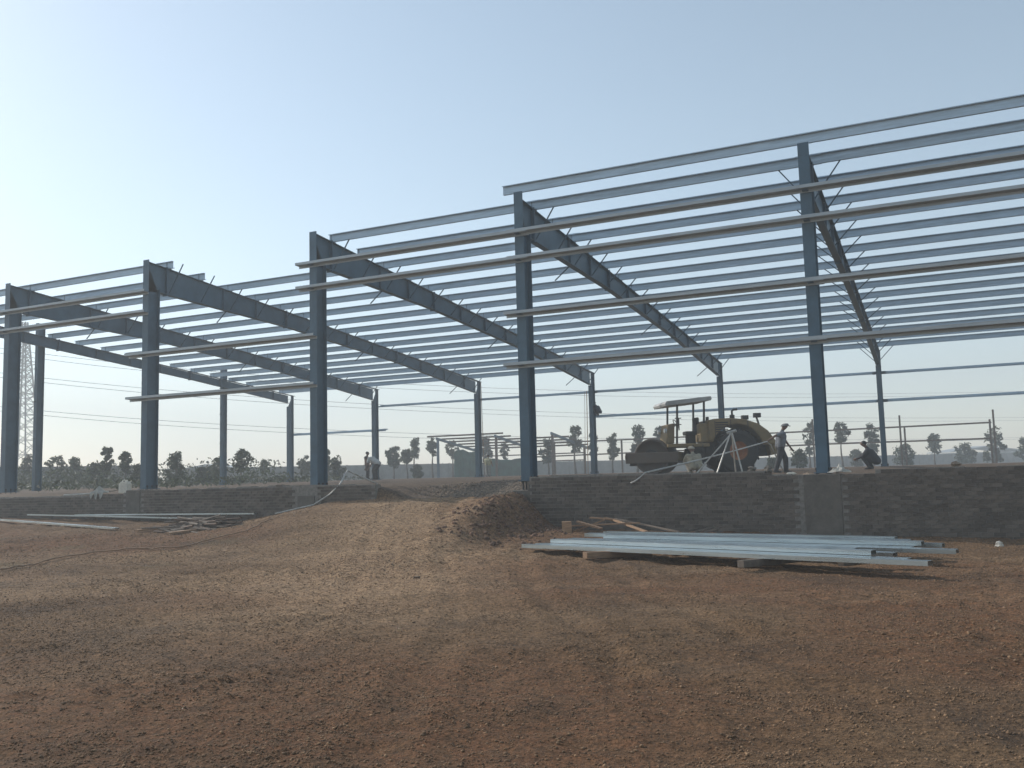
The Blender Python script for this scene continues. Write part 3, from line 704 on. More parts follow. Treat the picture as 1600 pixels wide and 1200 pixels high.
# ------------------------------------------------------------------ road roller
fwd = V((-RT.x, -RT.y, 0)).normalized(); vw = V((FW.x, FW.y, 0)).normalized()
fd = (fwd*math.cos(.10)-vw*math.sin(.10)); RP = atd(1142, 736, 37.0); RP.z = gz(RP.x, RP.y)-.01
rl = empty('road_roller', RP, math.atan2(fd.y, fd.x), 'dusty yellow single drum road roller with canopy parked inside the building', 'road roller')
def arc(cx, cz, r, a0, a1, n): return [(cx+r*math.cos(math.radians(a0+(a1-a0)*i/n)), cz+r*math.sin(math.radians(a0+(a1-a0)*i/n))) for i in range(n+1)]
for sy in (.78, -.78):
    m = MB(); n = 28
    prof = [(.36, -.27), (.66, -.29), (.82, -.25), (.86, -.12), (.86, .12), (.82, .25), (.66, .29), (.36, .27)]
    vs = []; fs = []
    for i in range(n):
        a = 2*math.pi*i/n
        for (r_, y_) in prof: vs.append((r_*math.cos(a), y_+sy, .85+r_*math.sin(a)))
    q = len(prof)
    for i in range(n):
        for j in range(q-1): fs.append((i*q+j, i*q+j+1, ((i+1) % n)*q+j+1, ((i+1) % n)*q+j))
    m.add(vs, fs)
    for i in range(n):     # chevron lugs
        a = 2*math.pi*(i+.5)/n; c_ = V((.87*math.cos(a), sy+(.13 if i % 2 else -.13), .85+.87*math.sin(a)))
        m.box(c_, (.05, .26, .07), 0, Matrix.Rotation(-a, 3, 'Y') @ Matrix.Rotation(.5 if i % 2 else -.5, 3, 'X'))
    ty = m.build('tyre', BLK, rl, smooth=False)
    m = MB(); o_ = 1 if sy > 0 else -1
    ring = lambda r_, y_: [(r_*math.cos(2*math.pi*i/24), sy+y_*o_, .85+r_*math.sin(2*math.pi*i/24)) for i in range(24)]
    rs = [ring(.38, .275), ring(.35, .26), ring(.30, .14), ring(.18, .10), ring(.17, .16), ring(.0001, .17)]
    vs = [p_ for r_ in rs for p_ in r_]; fs = [(k*24+i, k*24+(i+1) % 24, (k+1)*24+(i+1) % 24, (k+1)*24+i) for k in range(5) for i in range(24)]
    m.add(vs, fs); m.build('rim', RIM, ty, smooth=True)
hood = [(1.15, 1.25), (1.15, 2.08), (.9, 2.14), (.2, 2.16), (-.35, 2.10), (-.9, 1.92), (-1.3, 1.62), (-1.55, 1.28), (-1.62, 1.05)] + arc(0, .85, 1.05, 168, 30, 12)[::1]
hood = hood[:9] + [(x_, z_) for x_, z_ in arc(0, .85, 1.06, 169, 24, 12)]
MB().prism([(a, b2) for a, b2 in hood], 'y', -.98, .98).build('hood', YEL, rl, bevel=.06)
MB().box((-.15, 0, 1.0), (2.6, .92, .75)).build('engine_bay', DARK, rl)
for k in range(5): MB().box((.62-.0*k, .99, 1.62+.09*k), (.5, .02, .045)).build('grille_slat', DARK, rl)
MB().box((-1.55, 0, .95), (.42, 1.7, .55), 0, Matrix.Rotation(.18, 3, 'Y')).build('counterweight', YEL, rl, bevel=.04)
MB().box((1.95, 0, 1.12), (1.7, 1.7, .14)).build('platform', YEL, rl, bevel=.02)
MB().box((1.35, 0, .75), (.7, .8, .6)).build('chassis', DARK, rl)
MB().prism([(2.45, 1.2), (2.78, 1.2), (2.66, 1.98), (2.40, 2.02)], 'y', -.55, .55).build('dashboard', YEL, rl, bevel=.04)
st = MB().tube([(2.40, 0, 1.75), (2.2, 0, 2.02)], .03, 6)
st.tube([V((2.2, 0, 2.02))+V((.10*math.sin(a), .2*math.cos(a), .16*math.sin(a))) for a in [i*math.pi/8 for i in range(17)]], .018, 6); st.build('steering_wheel', DARK, rl, smooth=True)
ms = MB().box((1.62, 0, 1.62), (.5, .55, .16)).box((1.38, 0, 1.95), (.14, .55, .6)).box((1.62, 0, 1.36), (.35, .35, .38)); ms.build('seat', BLK, rl, bevel=.04)
MB().box((1.2, .62, 1.6), (.55, .5, .75)).build('side_box', YEL, rl, bevel=.05)
MB().prism([(2.83, 2.68), (1.0, 2.88), (.95, 2.96), (1.0, 3.05), (2.80, 2.88), (2.88, 2.78)], 'y', -.95, .95).build('canopy', CANOPY, rl, bevel=.02)
for x_ in (2.34, 1.24):
    for sy in (.72, -.72): MB().bar((x_+.06, sy, 1.15), (x_-.02, sy, 2.84+.1*(2.3-x_)/2), .07).build('canopy_post', DARK, rl)
MB().bar((2.3, .76, 1.72), (2.3, .76, 2.2), .04).bar((2.45, .76, 1.95), (2.2, .76, 1.95), .035).bar((2.45, .76, 2.2), (2.2, .76, 2.2), .035).build('hand_rail', DARK, rl)
MB().tube([(-.06, .3, 2.1), (-.06, .3, 2.32)], .1, 10).tube([(-.06, .3, 2.3), (-.06, .3, 2.47), (-.12, .3, 2.53), (-.28, .3, 2.54)], .045, 8).build('exhaust', DARK, rl)
MB().tube([(.95, .2, 2.1), (.95, .2, 2.26)], .07, 8).build('air_intake', DARK, rl)
for sy in (.7, -.7):
    lmp = MB().bar((-1.02, sy, 1.85), (-.92, sy, 2.2), .06).box((-.95, sy, 2.26), (.26, .2, .18)).build('work_lamp', DARK, rl)
    MB().box((-1.085, sy, 2.26), (.012, .16, .13)).build('lens', GLASS, lmp)
MB().box((.25, .992, 1.93), (.02, .012, .32)).box((-.45, .992, 1.9), (.02, .012, .3)).box((.9, .992, 1.75), (.02, .012, .6)).build('panel_gap', DARK, rl)
m = MB()
for k in range(3): m.box((1.62, .95, .42+.28*k), (.42, .16, .03))
m.bar((1.42, .95, .35), (1.42, .95, 1.12), .03).bar((1.82, .95, .35), (1.82, .95, 1.12), .03); m.build('step', DARK, rl)
for k in range(3): MB().tube([(1.25, .25+.09*k, 1.0), (1.6, .35+.09*k, .8-.05*k), (2.0, .45+.09*k, .95)], .022, 6).build('hydraulic_hose', BLK, rl, True)
for sy in (.5, -.5): MB().tube([(2.74, sy, 1.72), (2.84, sy, 1.72)], .09, 12).build('headlamp', GLASS, rl)
# front module, steered towards the viewer
ca_, sa_ = math.cos(-.45), math.sin(-.45); JP = V((1.75, 0, 0))
def fm(x, y, z): return V((JP.x+x*ca_-y*sa_, x*sa_+y*ca_, z))
dr_c = 1.28; m = MB(); n = 36; vs = []; fs = []
for i in range(n):
    a = 2*math.pi*i/n
    for (r_, y_) in ((.60, -1.02), (.68, -1.06), (.71, -1.04), (.71, 1.04), (.68, 1.06), (.60, 1.02), (.60, .9), (.12, .9)): vs.append(fm(dr_c+r_*math.cos(a), y_, .71+r_*math.sin(a)))
q = 8
for i in range(n):
    for j in range(q-1): fs.append((i*q+j, i*q+j+1, ((i+1) % n)*q+j+1, ((i+1) % n)*q+j))
fs.append(tuple(i*q for i in range(n))[::-1]); fs.append(tuple(i*q+7 for i in range(n)))
m.add(vs, fs); dm = m.build('drum', DRUM, rl); dm.data.polygons.foreach_set('use_smooth', [len(p_.vertices) == 4 for p_ in dm.data.polygons])
RZ = Matrix.Rotation(-.45, 3, 'Z')
for sy in (1.17, -1.17): MB().box(fm(dr_c-.02, sy, .66), (2.1, .13, .42), 0, RZ).build('drum_frame_side', DRUM, rl, bevel=.02)
MB().box(fm(dr_c+.98, 0, .70), (.14, 2.47, .18), 0, RZ).build('drum_frame_front', DRUM, rl, bevel=.02)
MB().box(fm(dr_c-.98, 0, .70), (.2, 2.2, .36), 0, RZ).build('drum_frame_rear', YEL, rl, bevel=.02)
MB().box(fm(dr_c+.86, 0, .5), (.03, 2.1, .3), 0, RZ @ Matrix.Rotation(-.3, 3, 'Y')).build('scraper', DARK, rl)
MB().tube([fm(dr_c, 1.08, .71), fm(dr_c, 1.12, .71)], .28, 14).build('drum_hub', DARK, rl)
MB().tube([fm(0, 0, .5), fm(0, 0, 1.0)], .14, 10).box(fm(-.15, 0, .75), (.5, .5, .3)).build('articulation_joint', DARK, rl)

# ------------------------------------------------------------------ people
def cap_mesh(m, a, ra, b2, rb, n=10):
    a = V(a); b2 = V(b2); d = b2-a; L_ = max(d.length, 1e-4); d = d/L_
    pts = [a-d*ra*.98, a-d*ra*.7, a-d*ra*.3, a, b2, b2+d*rb*.3, b2+d*rb*.7, b2+d*rb*.98]
    rad = [ra*.2, ra*.72, ra*.95, ra, rb, rb*.95, rb*.72, rb*.2]; m.tube(pts, rad, n)
def person(name, label, loc_, heading, J, cols, hat=None, hair=None, group=None, vox=.024, scale=1.0):
    """J: joint positions (x forward, y left). cols: shirt, trouser, skin, shoe materials"""
    root_cat = 'person'
    segs = []
    def S(a, ra, b2, rb, mi): segs.append((V(a), ra, V(b2), rb, mi))
    sh_, tr_, sk_, so_ = 0, 1, 2, 3
    pel, che, nk, hd = V(J['pelvis']), V(J['chest']), V(J['neck']), V(J['head'])
    lat = V(J.get('lat', (0, 1, 0)))
    for s_ in (-1, 1): S(pel+lat*.085*s_, .13, che+lat*.095*s_, .135, sh_)
    S(pel+lat*.08, .12, pel-lat*.08, .12, tr_); S(che+lat*.1, .11, che-lat*.1, .11, sh_)
    S(che, .1, nk, .055, sh_); S(nk, .052, nk*.4+hd*.6, .052, sk_)
    hdir = (hd-nk).normalized(); fc = V(J.get('face', (1, 0, 0)))
    S(hd+hdir*.03, .088, hd-hdir*.035+fc*.012, .072, sk_); S(hd+fc*.02+hdir*.03, .08, hd+fc*.02-hdir*.06, .055, sk_)
    S(hd+fc*.085-hdir*.005, .014, hd+fc*.10-hdir*.03, .017, sk_)          # nose
    for s_ in (-1, 1): S(hd+lat*.08*s_-hdir*.0, .018, hd+lat*.085*s_-hdir*.03, .014, sk_)
    for sd in 'RL':
        s_ = 1 if sd == 'L' else -1
        sho = che+lat*.175*s_+(nk-che).normalized()*.09; el, ha = V(J['elbow'+sd]), V(J['hand'+sd])
        S(che+lat*.1*s_+(nk-che)*.3, .085, sho, .068, sh_); S(sho, .08, sho*.35+el*.65, .072, sh_); S(sho*.4+el*.6, .048, el, .042, sh_ if J.get('long') else sk_)
        S(el, .042, ha, .028, sh_ if J.get('long') else sk_)
        hdv = (ha-el).normalized(); S(ha, .03, ha+hdv*.075, .036, sk_)
        hip = pel+lat*.095*s_-V((0, 0, .03)); kn, an = V(J['knee'+sd]), V(J['ankle'+sd])
        S(hip, .115, kn, .086, tr_); S(kn, .084, an, .072, tr_)
        ft = V(J.get('toe', (1, 0, 0))); S(an-V((0, 0, .04))-ft*.04, .042, an+ft*.15-V((0, 0, .055)), .034, so_)
    m = MB()
    for a, ra, b2, rb, mi in segs: cap_mesh(m, a, ra, b2, rb)
    tmp = bpy.data.objects.new('tmp', m.mesh('tmp')); C.objects.link(tmp)
    md = tmp.modifiers.new('r', 'REMESH'); md.mode = 'VOXEL'; md.voxel_size = vox; md.use_smooth_shade = True
    ms_ = tmp.modifiers.new('s', 'SMOOTH'); ms_.factor = .5; ms_.iterations = 2
    dg = bpy.context.evaluated_depsgraph_get(); me_ = bpy.data.meshes.new_from_object(tmp.evaluated_get(dg)); bpy.data.objects.remove(tmp)
    me_.name = name; me_.materials.clear()
    for c_ in cols: me_.materials.append(c_)
    A_ = np.array([s[0] for s in segs]); B_ = np.array([s[2] for s in segs]); ra_ = np.array([s[1] for s in segs]); rb_ = np.array([s[3] for s in segs]); mi_ = np.array([s[4] for s in segs])
    cen = np.array([p_.center for p_ in me_.polygons]); D_ = B_-A_; LL = np.maximum((D_**2).sum(1), 1e-8)
    tt = np.clip(((cen[:, None]-A_[None])*D_[None]).sum(-1)/LL, 0, 1); dist = np.linalg.norm(cen[:, None]-(A_[None]+D_[None]*tt[..., None]), axis=-1)-(ra_+(rb_-ra_)*tt)
    me_.polygons.foreach_set('material_index', mi_[dist.argmin(1)].astype(np.int32))
    # fingers, joined into the same mesh
    fm_ = MB()
    for sd in 'RL':
        el, ha = V(J['elbow'+sd]), V(J['hand'+sd]); d = (ha-el).normalized(); side = d.cross(lat if abs(d.dot(lat)) < .9 else V((1, 0, 0))).normalized(); pal = d.cross(side)
        for i in range(4):
            b0 = ha+d*.09+side*(-.03+.02*i); ln = (.055, .066, .062, .048)[i]
            fm_.tube([b0, b0+d*ln*.55+pal*.012, b0+d*ln*.8+pal*.035], [.0095, .009, .007], 6)
        b0 = ha+d*.03+side*-.035; fm_.tube([b0, b0-side*.03+d*.02, b0-side*.035+d*.055], [.011, .010, .008], 6)
    bm = bmesh.new(); bm.from_mesh(me_); nf = len(bm.faces); bm.from_mesh(fm_.mesh('f')); bm.faces.ensure_lookup_table()
    for f_ in bm.faces[nf:]: f_.material_index = 2
    for f_ in bm.faces: f_.smooth = True
    bm.to_mesh(me_); bm.free()
    o = link(name, me_); o.location = loc_; o.rotation_euler.z = heading; o.scale = (scale*1.14, scale*1.14, scale)
    tag(o, label, root_cat, group)
    if hat:
        h = MB(); up_ = hdir; sd_ = lat
        ring = []
        for (r_, z_) in ((.104, .02), (.106, .06), (.085, .105), (.045, .128), (.001, .132)):
            ring += [hd+up_*z_+fc*(r_*1.08*math.cos(2*math.pi*i/16))+sd_*(r_*math.sin(2*math.pi*i/16)) for i in range(16)]
        fs = [(k*16+i, k*16+(i+1) % 16, (k+1)*16+(i+1) % 16, (k+1)*16+i) for k in range(4) for i in range(16)]; h.add(ring, fs)
        a0 = hd+up_*.035+fc*.09; h.add([a0+sd_*.075, a0-sd_*.075, a0-sd_*.05+fc*.09-up_*.02, a0+sd_*.05+fc*.09-up_*.02, a0+sd_*.075+up_*.012, a0-sd_*.075+up_*.012, a0-sd_*.05+fc*.09-up_*.01, a0+sd_*.05+fc*.09-up_*.01],
                                     [(0, 1, 2, 3), (4, 7, 6, 5), (0, 4, 5, 1), (1, 5, 6, 2), (2, 6, 7, 3), (3, 7, 4, 0)])
        h.build('cap', hat, o, smooth=False)
    if hair:
        h = MB(); h.blob(hd+hdir*.045-fc*.022, (.098, .092, .085), 3, 2, .06); h.build('hair', hair, o, smooth=True)
    return o
SKIN = mat('skin', (.16, .085, .055), .6, 0, .1, 6); HAIR = mat('hair', (.015, .013, .012), .6); SHOE = mat('shoe', (.05, .04, .035), .8)
def shirt(n, c): return mat(n, c, .9, 0, .18, 9)
STAND = dict(pelvis=(0, 0, .93), chest=(0, 0, 1.24), neck=(0, 0, 1.45), head=(.02, 0, 1.58), elbowR=(-.02, -.26, 1.13), handR=(.10, -.27, .90), elbowL=(-.02, .26, 1.13), handL=(.10, .27, .90),
             kneeR=(.03, -.10, .48), ankleR=(0, -.10, .09), kneeL=(.03, .10, .48), ankleL=(0, .10, .09))
def pose(**k): d = dict(STAND); d.update(k); return d
HD_R = math.atan2(RT.y, RT.x)
mp = atd(1221, 733, 31); mp.z = gz(mp.x, mp.y)-.005
J1 = pose(chest=(.045, 0, 1.24), neck=(.09, 0, 1.44), head=(.15, 0, 1.57), elbowR=(-.20, -.27, 1.22), handR=(-.44, -.22, 1.06), elbowL=(.06, .25, 1.10), handL=(.24, .22, .88), kneeR=(-.08, -.10, .48), ankleR=(-.20, -.10, .10), kneeL=(.17, .10, .49), ankleL=(.17, .10, .09))
J1['elbowR'] = (-.20, -.24, 1.26); J1['handR'] = (-.42, -.24, 1.10); J1['elbowL'] = (.19, .05, 1.08); J1['handL'] = (.30, -.06, .84)
person('person', 'man in grey shirt and cap pulling a hose, walking right of the roller', mp, HD_R, J1, [shirt('shirt_greyblue', (.16, .17, .19)), shirt('trouser_dark', (.05, .05, .055)), SKIN, SHOE], hat=mat('cap_grey', (.2, .2, .2), .9), vox=.018)
hand_w = mp + Matrix.Rotation(HD_R, 3, 'Z') @ V((-.50, -.27, 1.08))
BEND = pose(pelvis=(-.12, 0, .86), chest=(.16, 0, 1.10), neck=(.33, 0, 1.18), head=(.45, 0, 1.17), face=(.6, 0, -.8), elbowR=(.30, -.24, .85), handR=(.42, -.18, .62), elbowL=(.30, .24, .85), handL=(.42, .18, .62), kneeR=(.06, -.12, .47), kneeL=(.06, .12, .47))
wp = atd(1086, 737, 31.5); wp.z = gz(wp.x, wp.y)
SQ = pose(long=1, pelvis=(-.12, 0, .30), chest=(.05, 0, .60), neck=(.15, 0, .78), head=(.22, 0, .90), elbowR=(.22, -.26, .48), handR=(.44, -.14, .40), elbowL=(.22, .26, .48), handL=(.44, .14, .40), kneeR=(.26, -.16, .50), ankleR=(.06, -.12, .09), kneeL=(.26, .16, .50), ankleL=(.06, .12, .09))
person('person', 'worker in pale khaki clothes crouching beside the roller tyre', wp, math.atan2(FW.y, FW.x)+.15, SQ, [shirt('khaki', (.34, .30, .22)), shirt('khaki_trouser', (.26, .23, .18)), SKIN, SHOE], hat=mat('cap_khaki', (.36, .32, .25), .9))
cp = atd(1364, 733, 32); cp.z = gz(cp.x, cp.y)
person('person', 'worker in dark clothes crouching between the two right hand columns', cp, HD_R+2.6, SQ, [shirt('dark_shirt', (.045, .045, .05)), shirt('dark_trouser', (.04, .04, .042)), SKIN, SHOE], hair=HAIR)
bp_ = atd(574, 749, 55); bp_.z = gz(bp_.x, bp_.y)
person('person', 'worker in brown shirt standing left of the rear column with white shirted colleague', bp_, HD_R, pose(handR=(.28, -.2, 1.0), elbowR=(.06, -.24, 1.1)), [shirt('brown_shirt', (.20, .11, .07)), shirt('trouser_brown', (.07, .055, .045)), SKIN, SHOE], hair=HAIR, vox=.03)
wp2 = atd(587, 749, 54); wp2.z = gz(wp2.x, wp2.y)
person('person', 'stooping worker in white shirt in front of a rear column', wp2, HD_R+2.9, BEND, [shirt('white_shirt', (.5, .5, .48)), shirt('trouser_black', (.03, .03, .032)), SKIN, SHOE], hair=HAIR, vox=.03, scale=1.12)
yp = atd(763, 748, 54); yp.z = gz(yp.x, yp.y)
person('person', 'worker in pale yellow shirt by the rear column at the green stores', yp, HD_R+1.2, pose(handL=(.3, .2, 1.05)), [shirt('yellow_shirt', (.45, .42, .27)), shirt('trouser_pale', (.33, .32, .29)), SKIN, SHOE], hair=HAIR, vox=.03, scale=.78)
clp = on_y(934, 652, DEP+.25); clp.z = 3.24
person('person', 'worker in dark clothes perched high on a rear column at the girt', (clp.x+.05, DEP+.12, 3.20), math.pi*.9, SQ, [shirt('navy_shirt', (.05, .055, .07)), shirt('navy_trouser', (.045, .045, .05)), SKIN, SHOE], hair=HAIR, vox=.03, scale=.8)

# ------------------------------------------------------------------ things on the plinth and in the yard
def hang(pts, n=10, sag=0.0):
    out = []
    for a, b2 in zip(pts[:-1], pts[1:]):
        for i in range(n): q = i/n; out.append(V(a).lerp(V(b2), q)-V((0, 0, sag*4*q*(1-q))))
    return out+[V(pts[-1])]
e0 = on_y(1008, 741, -.32); e0.z = topR(e0.x)+.02; e1 = on_y(985, 744, -.40); e1.z = e0.z-.25
o = MB().tube(hang([e1, e0, hand_w, hand_w+V((.05, .3, -.1)), hand_w+V((.3, 1.2, -1.05))], 12, .03), .022, 7).build('water_hose', PIPE, None, True); tag(o, 'pale hose stretched from the wall top to the hand of the walking man', 'hose')
tp = empty('tripod', on_y(1143, 738, 1.3), 0, 'thin steel tripod standing on the wall in front of the roller tyre', 'tripod')
O_ = tp.location.copy(); O_.z = 0; tp.location = O_; ap = on_y(1143, 675, 1.3)-O_
for fx, fy in ((1080, 1.0), (1117, .8), (1162, 1.0), (1150, 2.0)):
    ft = on_y(fx, 738, fy)-O_; ft.z = float(smooth_z(np.array([ft.x+O_.x]), np.array([fy]))[0])
    MB().tube([ft, ap+V((random.uniform(-.05, .05), 0, .02))], .02, 6).build('leg', PIPE, tp)
MB().tube([ap+V((-.12, 0, -.02)), ap+V((.12, 0, .03))], .035, 8).build('head', PIPE, tp)
# rope and pole beside the climber's column
o = MB().tube([(13.72, DEP-.55, .1), (13.78, DEP-.5, 4.55)], .02, 6).build('pole', WOOD); tag(o, 'thin bamboo pole standing against the column with the climber', 'pole')
o = MB().tube(hang([(13.62, DEP-.7, .1), (13.70, DEP-.6, 4.5)], 8, .02), .012, 5).build('rope', HOSE); tag(o, 'thin rope hanging left of the bamboo pole at the climber column', 'rope')
o = MB().tube([(7.35, DEP-.25, .15), (7.18, DEP-.1, 5.5)], .018, 5).build('rope', HOSE); tag(o, 'thin rope hanging down the rear column at the green stores', 'rope')
# purlins stacked on the ground
CH = [(-.1, 0), (.1, 0), (.1, -.068), (.08, -.068), (.08, -.062), (.094, -.062), (.094, -.006), (-.094, -.006), (-.094, -.062), (-.08, -.062), (-.08, -.068), (-.1, -.068)]
def ground_purlin(a, b2, label, group, mt=NEWG, roll=0, thin=1):
    a = V(a); b2 = V(b2); d = b2-a; L_ = math.hypot(d.x, d.y)
    m = MB(); m.prism([(p*thin, (q+.068)*thin) for p, q in CH], 'x', 0, L_)
    o = m.build('loose_purlin', mt); o.location = a; o.rotation_euler = (roll, -math.atan2(d.z, L_), math.atan2(d.y, d.x)); return tag(o, label, 'purlin', group)
def gl(p): return gz(p.x, p.y)
gg = 'galvanised purlins laid out on the ground'
def stack(pa, pb, rows, nm):
    a0 = on_z(*pa, -1.33); b0 = on_z(*pb, -1.33); zs = max(gl(a0), gl(b0), gl((a0+b0)/2), gl(a0*.75+b0*.25))+.06
    a0 = on_z(*pa, zs); b0 = on_z(*pb, zs); d = (b0-a0).normalized(); p = V((-d.y, d.x, 0)); zq = zs
    od = ('front edge', 'second', 'third', 'fourth', 'fifth', 'sixth', 'seventh', 'eighth')
    for i, (off, lay, s0, s1) in enumerate(rows):
        a = a0+p*off+d*s0; b2 = b0+p*off+d*s1; a.z = b2.z = zs+.071*lay+.003*i
        ground_purlin(a, b2, f'{od[i]} galvanised purlin of the {nm} ground stack, counted from the camera side', gg, roll=random.uniform(-.02, .02))
    return a0, b0, d, p, zs
fA, fB, dv, pv_, zst = stack((815, 856), (1450, 885), [(.10, 0, 0, 0), (.32, 0, .15, -.35), (.55, 1, .35, -.95), (.77, 1, .6, -1.3), (1.0, 0, .3, -.8)], 'nearer')
rA, rB, dv2, pv2, zs2 = stack((872, 848), (1494, 866), [(.10, 0, 0, 0), (.32, 0, .25, -.7), (.54, 1, .8, -.6), (.77, 1, .2, -.85), (1.02, 0, .5, -.4), (1.26, 1, .35, -1.2)], 'farther')
def block(P, ang, size, label, mt=WOOD, z=None):
    z = gl(P)+size[2]/2-.02 if z is None else z
    o = MB().box((0, 0, 0), size).build('timber_block', mt, None, bevel=.006); o.location = (P.x, P.y, z); o.rotation_euler = (random.uniform(-.05, .05), random.uniform(-.04, .04), ang); return tag(o, label, 'timber', 'timber packers under the purlins')
ang0 = math.atan2(pv_.y, pv_.x)
block(fA+dv*2.1+pv_*.25, ang0-.25, (1.5, .13, .11), 'timber packer under the left part of the front purlin stack', WOOD, zst-.056)
block(fB-dv*2.45+pv_*.25, ang0-.2, (1.45, .13, .11), 'timber packer under the right part of the front purlin stack', WOODD, zst-.056)
block(rA+dv2*1.3+pv2*.7, ang0, (1.9, .1, .10), 'timber packer under the left end of the rear purlin stack', WOODD)
block(rB-dv2*1.6+pv2*.6, ang0, (1.7, .1, .10), 'timber packer under the right end of the rear purlin stack', WOODD)
def plank(a, b2, w_, h_, label, group, mt=WOOD, name='plank'):
    m = MB().bar(a, b2, w_, h_); o = m.build(name, mt, None); return tag(o, label, 'plank', group)
def gp(px, py, Y, dz=0): P = on_y(px, py, Y); return P
gw = 'planks dumped against the wall'
for (a, b2, Ya, Yb, w_, h_, lab, mt) in [
    ((888, 822), (1000, 817), -1.7, -1.6, .10, .03, 'reddish plank lying left end lowest in the dumped planks', WOOD),
    ((902, 815), (940, 826), -1.9, -2.0, .12, .04, 'short plank crossing over the dumped planks', WOOD),
    ((896, 831), (945, 812), -1.6, -1.4, .05, .035, 'thin batten leaning up out of the dumped planks', WOOD),
    ((922, 809), (962, 812), -1.2, -1.2, .14, .03, 'short pale board on top of the dumped planks', WOOD),
    ((945, 809), (960, 813), -1.0, -1.1, .12, .04, 'small offcut at the top of the dumped planks', WOOD),
    ((958, 812), (1010, 831), -1.2, -2.2, .08, .035, 'long plank sloping down right from the dumped planks', WOOD),
    ((960, 810), (1060, 831), -1.1, -1.9, .06, .03, 'longest thin batten sloping down right by the wall', WOODD),
    ((905, 825), (1000, 815), -1.4, -1.2, .06, .03, 'dark batten lying behind the short crossing plank', WOODD),
    ((1065, 833), (1105, 823), -1.6, -.9, .05, .03, 'left of the thin pale battens behind the purlin stacks', WOODD),
    ((1080, 834), (1120, 823), -1.6, -.9, .05, .03, 'middle of the thin pale battens behind the purlin stacks', WOODD),
    ((1092, 835), (1132, 822), -1.6, -.9, .05, .03, 'right of the thin pale battens behind the purlin stacks', WOODD)]:
    plank(on_y(*a, Ya), on_y(*b2, Yb), w_, h_, lab, gw, mt)
P = on_z(886, 834, -1.25); o = block(P, .4, (.22, .16, .26), 'upright timber offcut at the left end of the rear stack'); o['group'] = gw
def hit(px, py):
    r_ = ray(px, py); ds = np.arange(4, 60, .05); g = ground_z(CAM.x+r_.x*ds, CAM.y+r_.y*ds)
    k = np.nonzero(CAM.z+r_.z*ds < g)[0]; return CAM+r_*float(ds[k[0]] if len(k) else 60)
# left: bright long purlins by the wall, stick bundle, planks
def lg(px, py, z): P = on_z(px, py, z); return P
a = hit(-12, 815); b2 = hit(183, 829)
zl = lambda P, k=.1: gl(P)+k
a.z = zl(a, .05); b2.z = zl(b2, .03)
ground_purlin(a, b2, 'bright long purlin lying at far left in front of the wall', gg, thin=.7)
a = V((2.6, -.85, zl(V((2.6, -.85, 0)), .12))); b2 = V((11.4, -.75, zl(V((11.4, -.75, 0)), .10)))
ground_purlin(a, b2, 'bright purlin along the wall foot, running behind the stick bundle', gg, thin=.6)
a = V((4.6, -.60, zl(V((4.6, -.6, 0)), .13))); b2 = V((12.2, -.52, zl(V((12.2, -.52, 0)), .13)))
ground_purlin(a, b2, 'bright purlin closest to the left wall foot', gg, thin=.6)
Pb = lg(313, 833, -1.17); rg = random.Random(5)
for i in range(52):
    L_ = rg.uniform(1.0, 2.0); off = rg.gauss(0, .33); hgt = .04+.34*(i/52)*math.exp(-(off/.40)**2); an = rg.gauss(0, .24)
    c = V((Pb.x+rg.uniform(-.35, .35), Pb.y+off, gz(Pb.x, Pb.y+off)+hgt)); d = V((math.cos(an), math.sin(an), rg.gauss(0, .07)))
    o = MB().tube([c-d*L_/2, c+V((0, 0, rg.uniform(-.03, .03))), c+d*L_/2], rg.uniform(.02, .04), 6).build('stick', WOODD if i % 3 else RUST)
    tag(o, 'dark thin stick in the tangled bundle by the left wall', 'stick', 'sticks bundled by the left wall')
for (p0, p1, lab) in (((212, 838), (285, 832), 'left plank lying in front of the stick bundle'), ((262, 842), (312, 836), 'right plank lying in front of the stick bundle')):
    a = lg(*p0, -1.2); b2 = lg(*p1, -1.2); a.z = gl(a)+.05; b2.z = gl(b2)+.06; plank(a, b2, .16, .05, lab, 'planks by the stick bundle')
# hoses on the soil
def ground_hose(pxs, r_, label, z0=-1.25):
    pts = [hit(x, y) for x, y in pxs]; out = []
    P_ = [V((p.x, p.y, 0)) for p in pts]
    for i in range(len(P_)-1):
        p0, p1, p2, p3 = P_[max(i-1, 0)], P_[i], P_[i+1], P_[min(i+2, len(P_)-1)]
        for k in range(12):
            q = k/12; out.append(.5*((2*p1)+(p2-p0)*q+(2*p0-5*p1+4*p2-p3)*q*q+(3*p1-p0-3*p2+p3)*q**3))
    out.append(P_[-1])
    pts = [(p.x, p.y, gz(p.x, p.y)+r_*.7+.022) for p in out]
    return pts
h1 = ground_hose([(-40, 900), (0, 893), (90, 875), (170, 864), (270, 859), (330, 845), (385, 832), (425, 812)], .028, '')
o = MB().tube(h1, .015, 7).build('ground_hose', HOSE, None, True); tag(o, 'dusty brown hose snaking over the soil up to the left wall', 'hose')
a = on_y(430, 806, -.75); b2 = on_y(490, 796, -.55); c = on_y(516, 772, -.38); d = on_y(531, 757, -.30); e = on_y(543, 735, .6)
a.z = gl(a)+.02; b2.z = max(b2.z, gl(b2)+.02)
o = MB().tube(hang([a, b2, c, d, e, V((e.x+.4, 1.6, -.02))], 6), .026, 7).build('water_hose', PIPE, None, True); tag(o, 'pale hose climbing over the wall beside the third front column', 'hose')
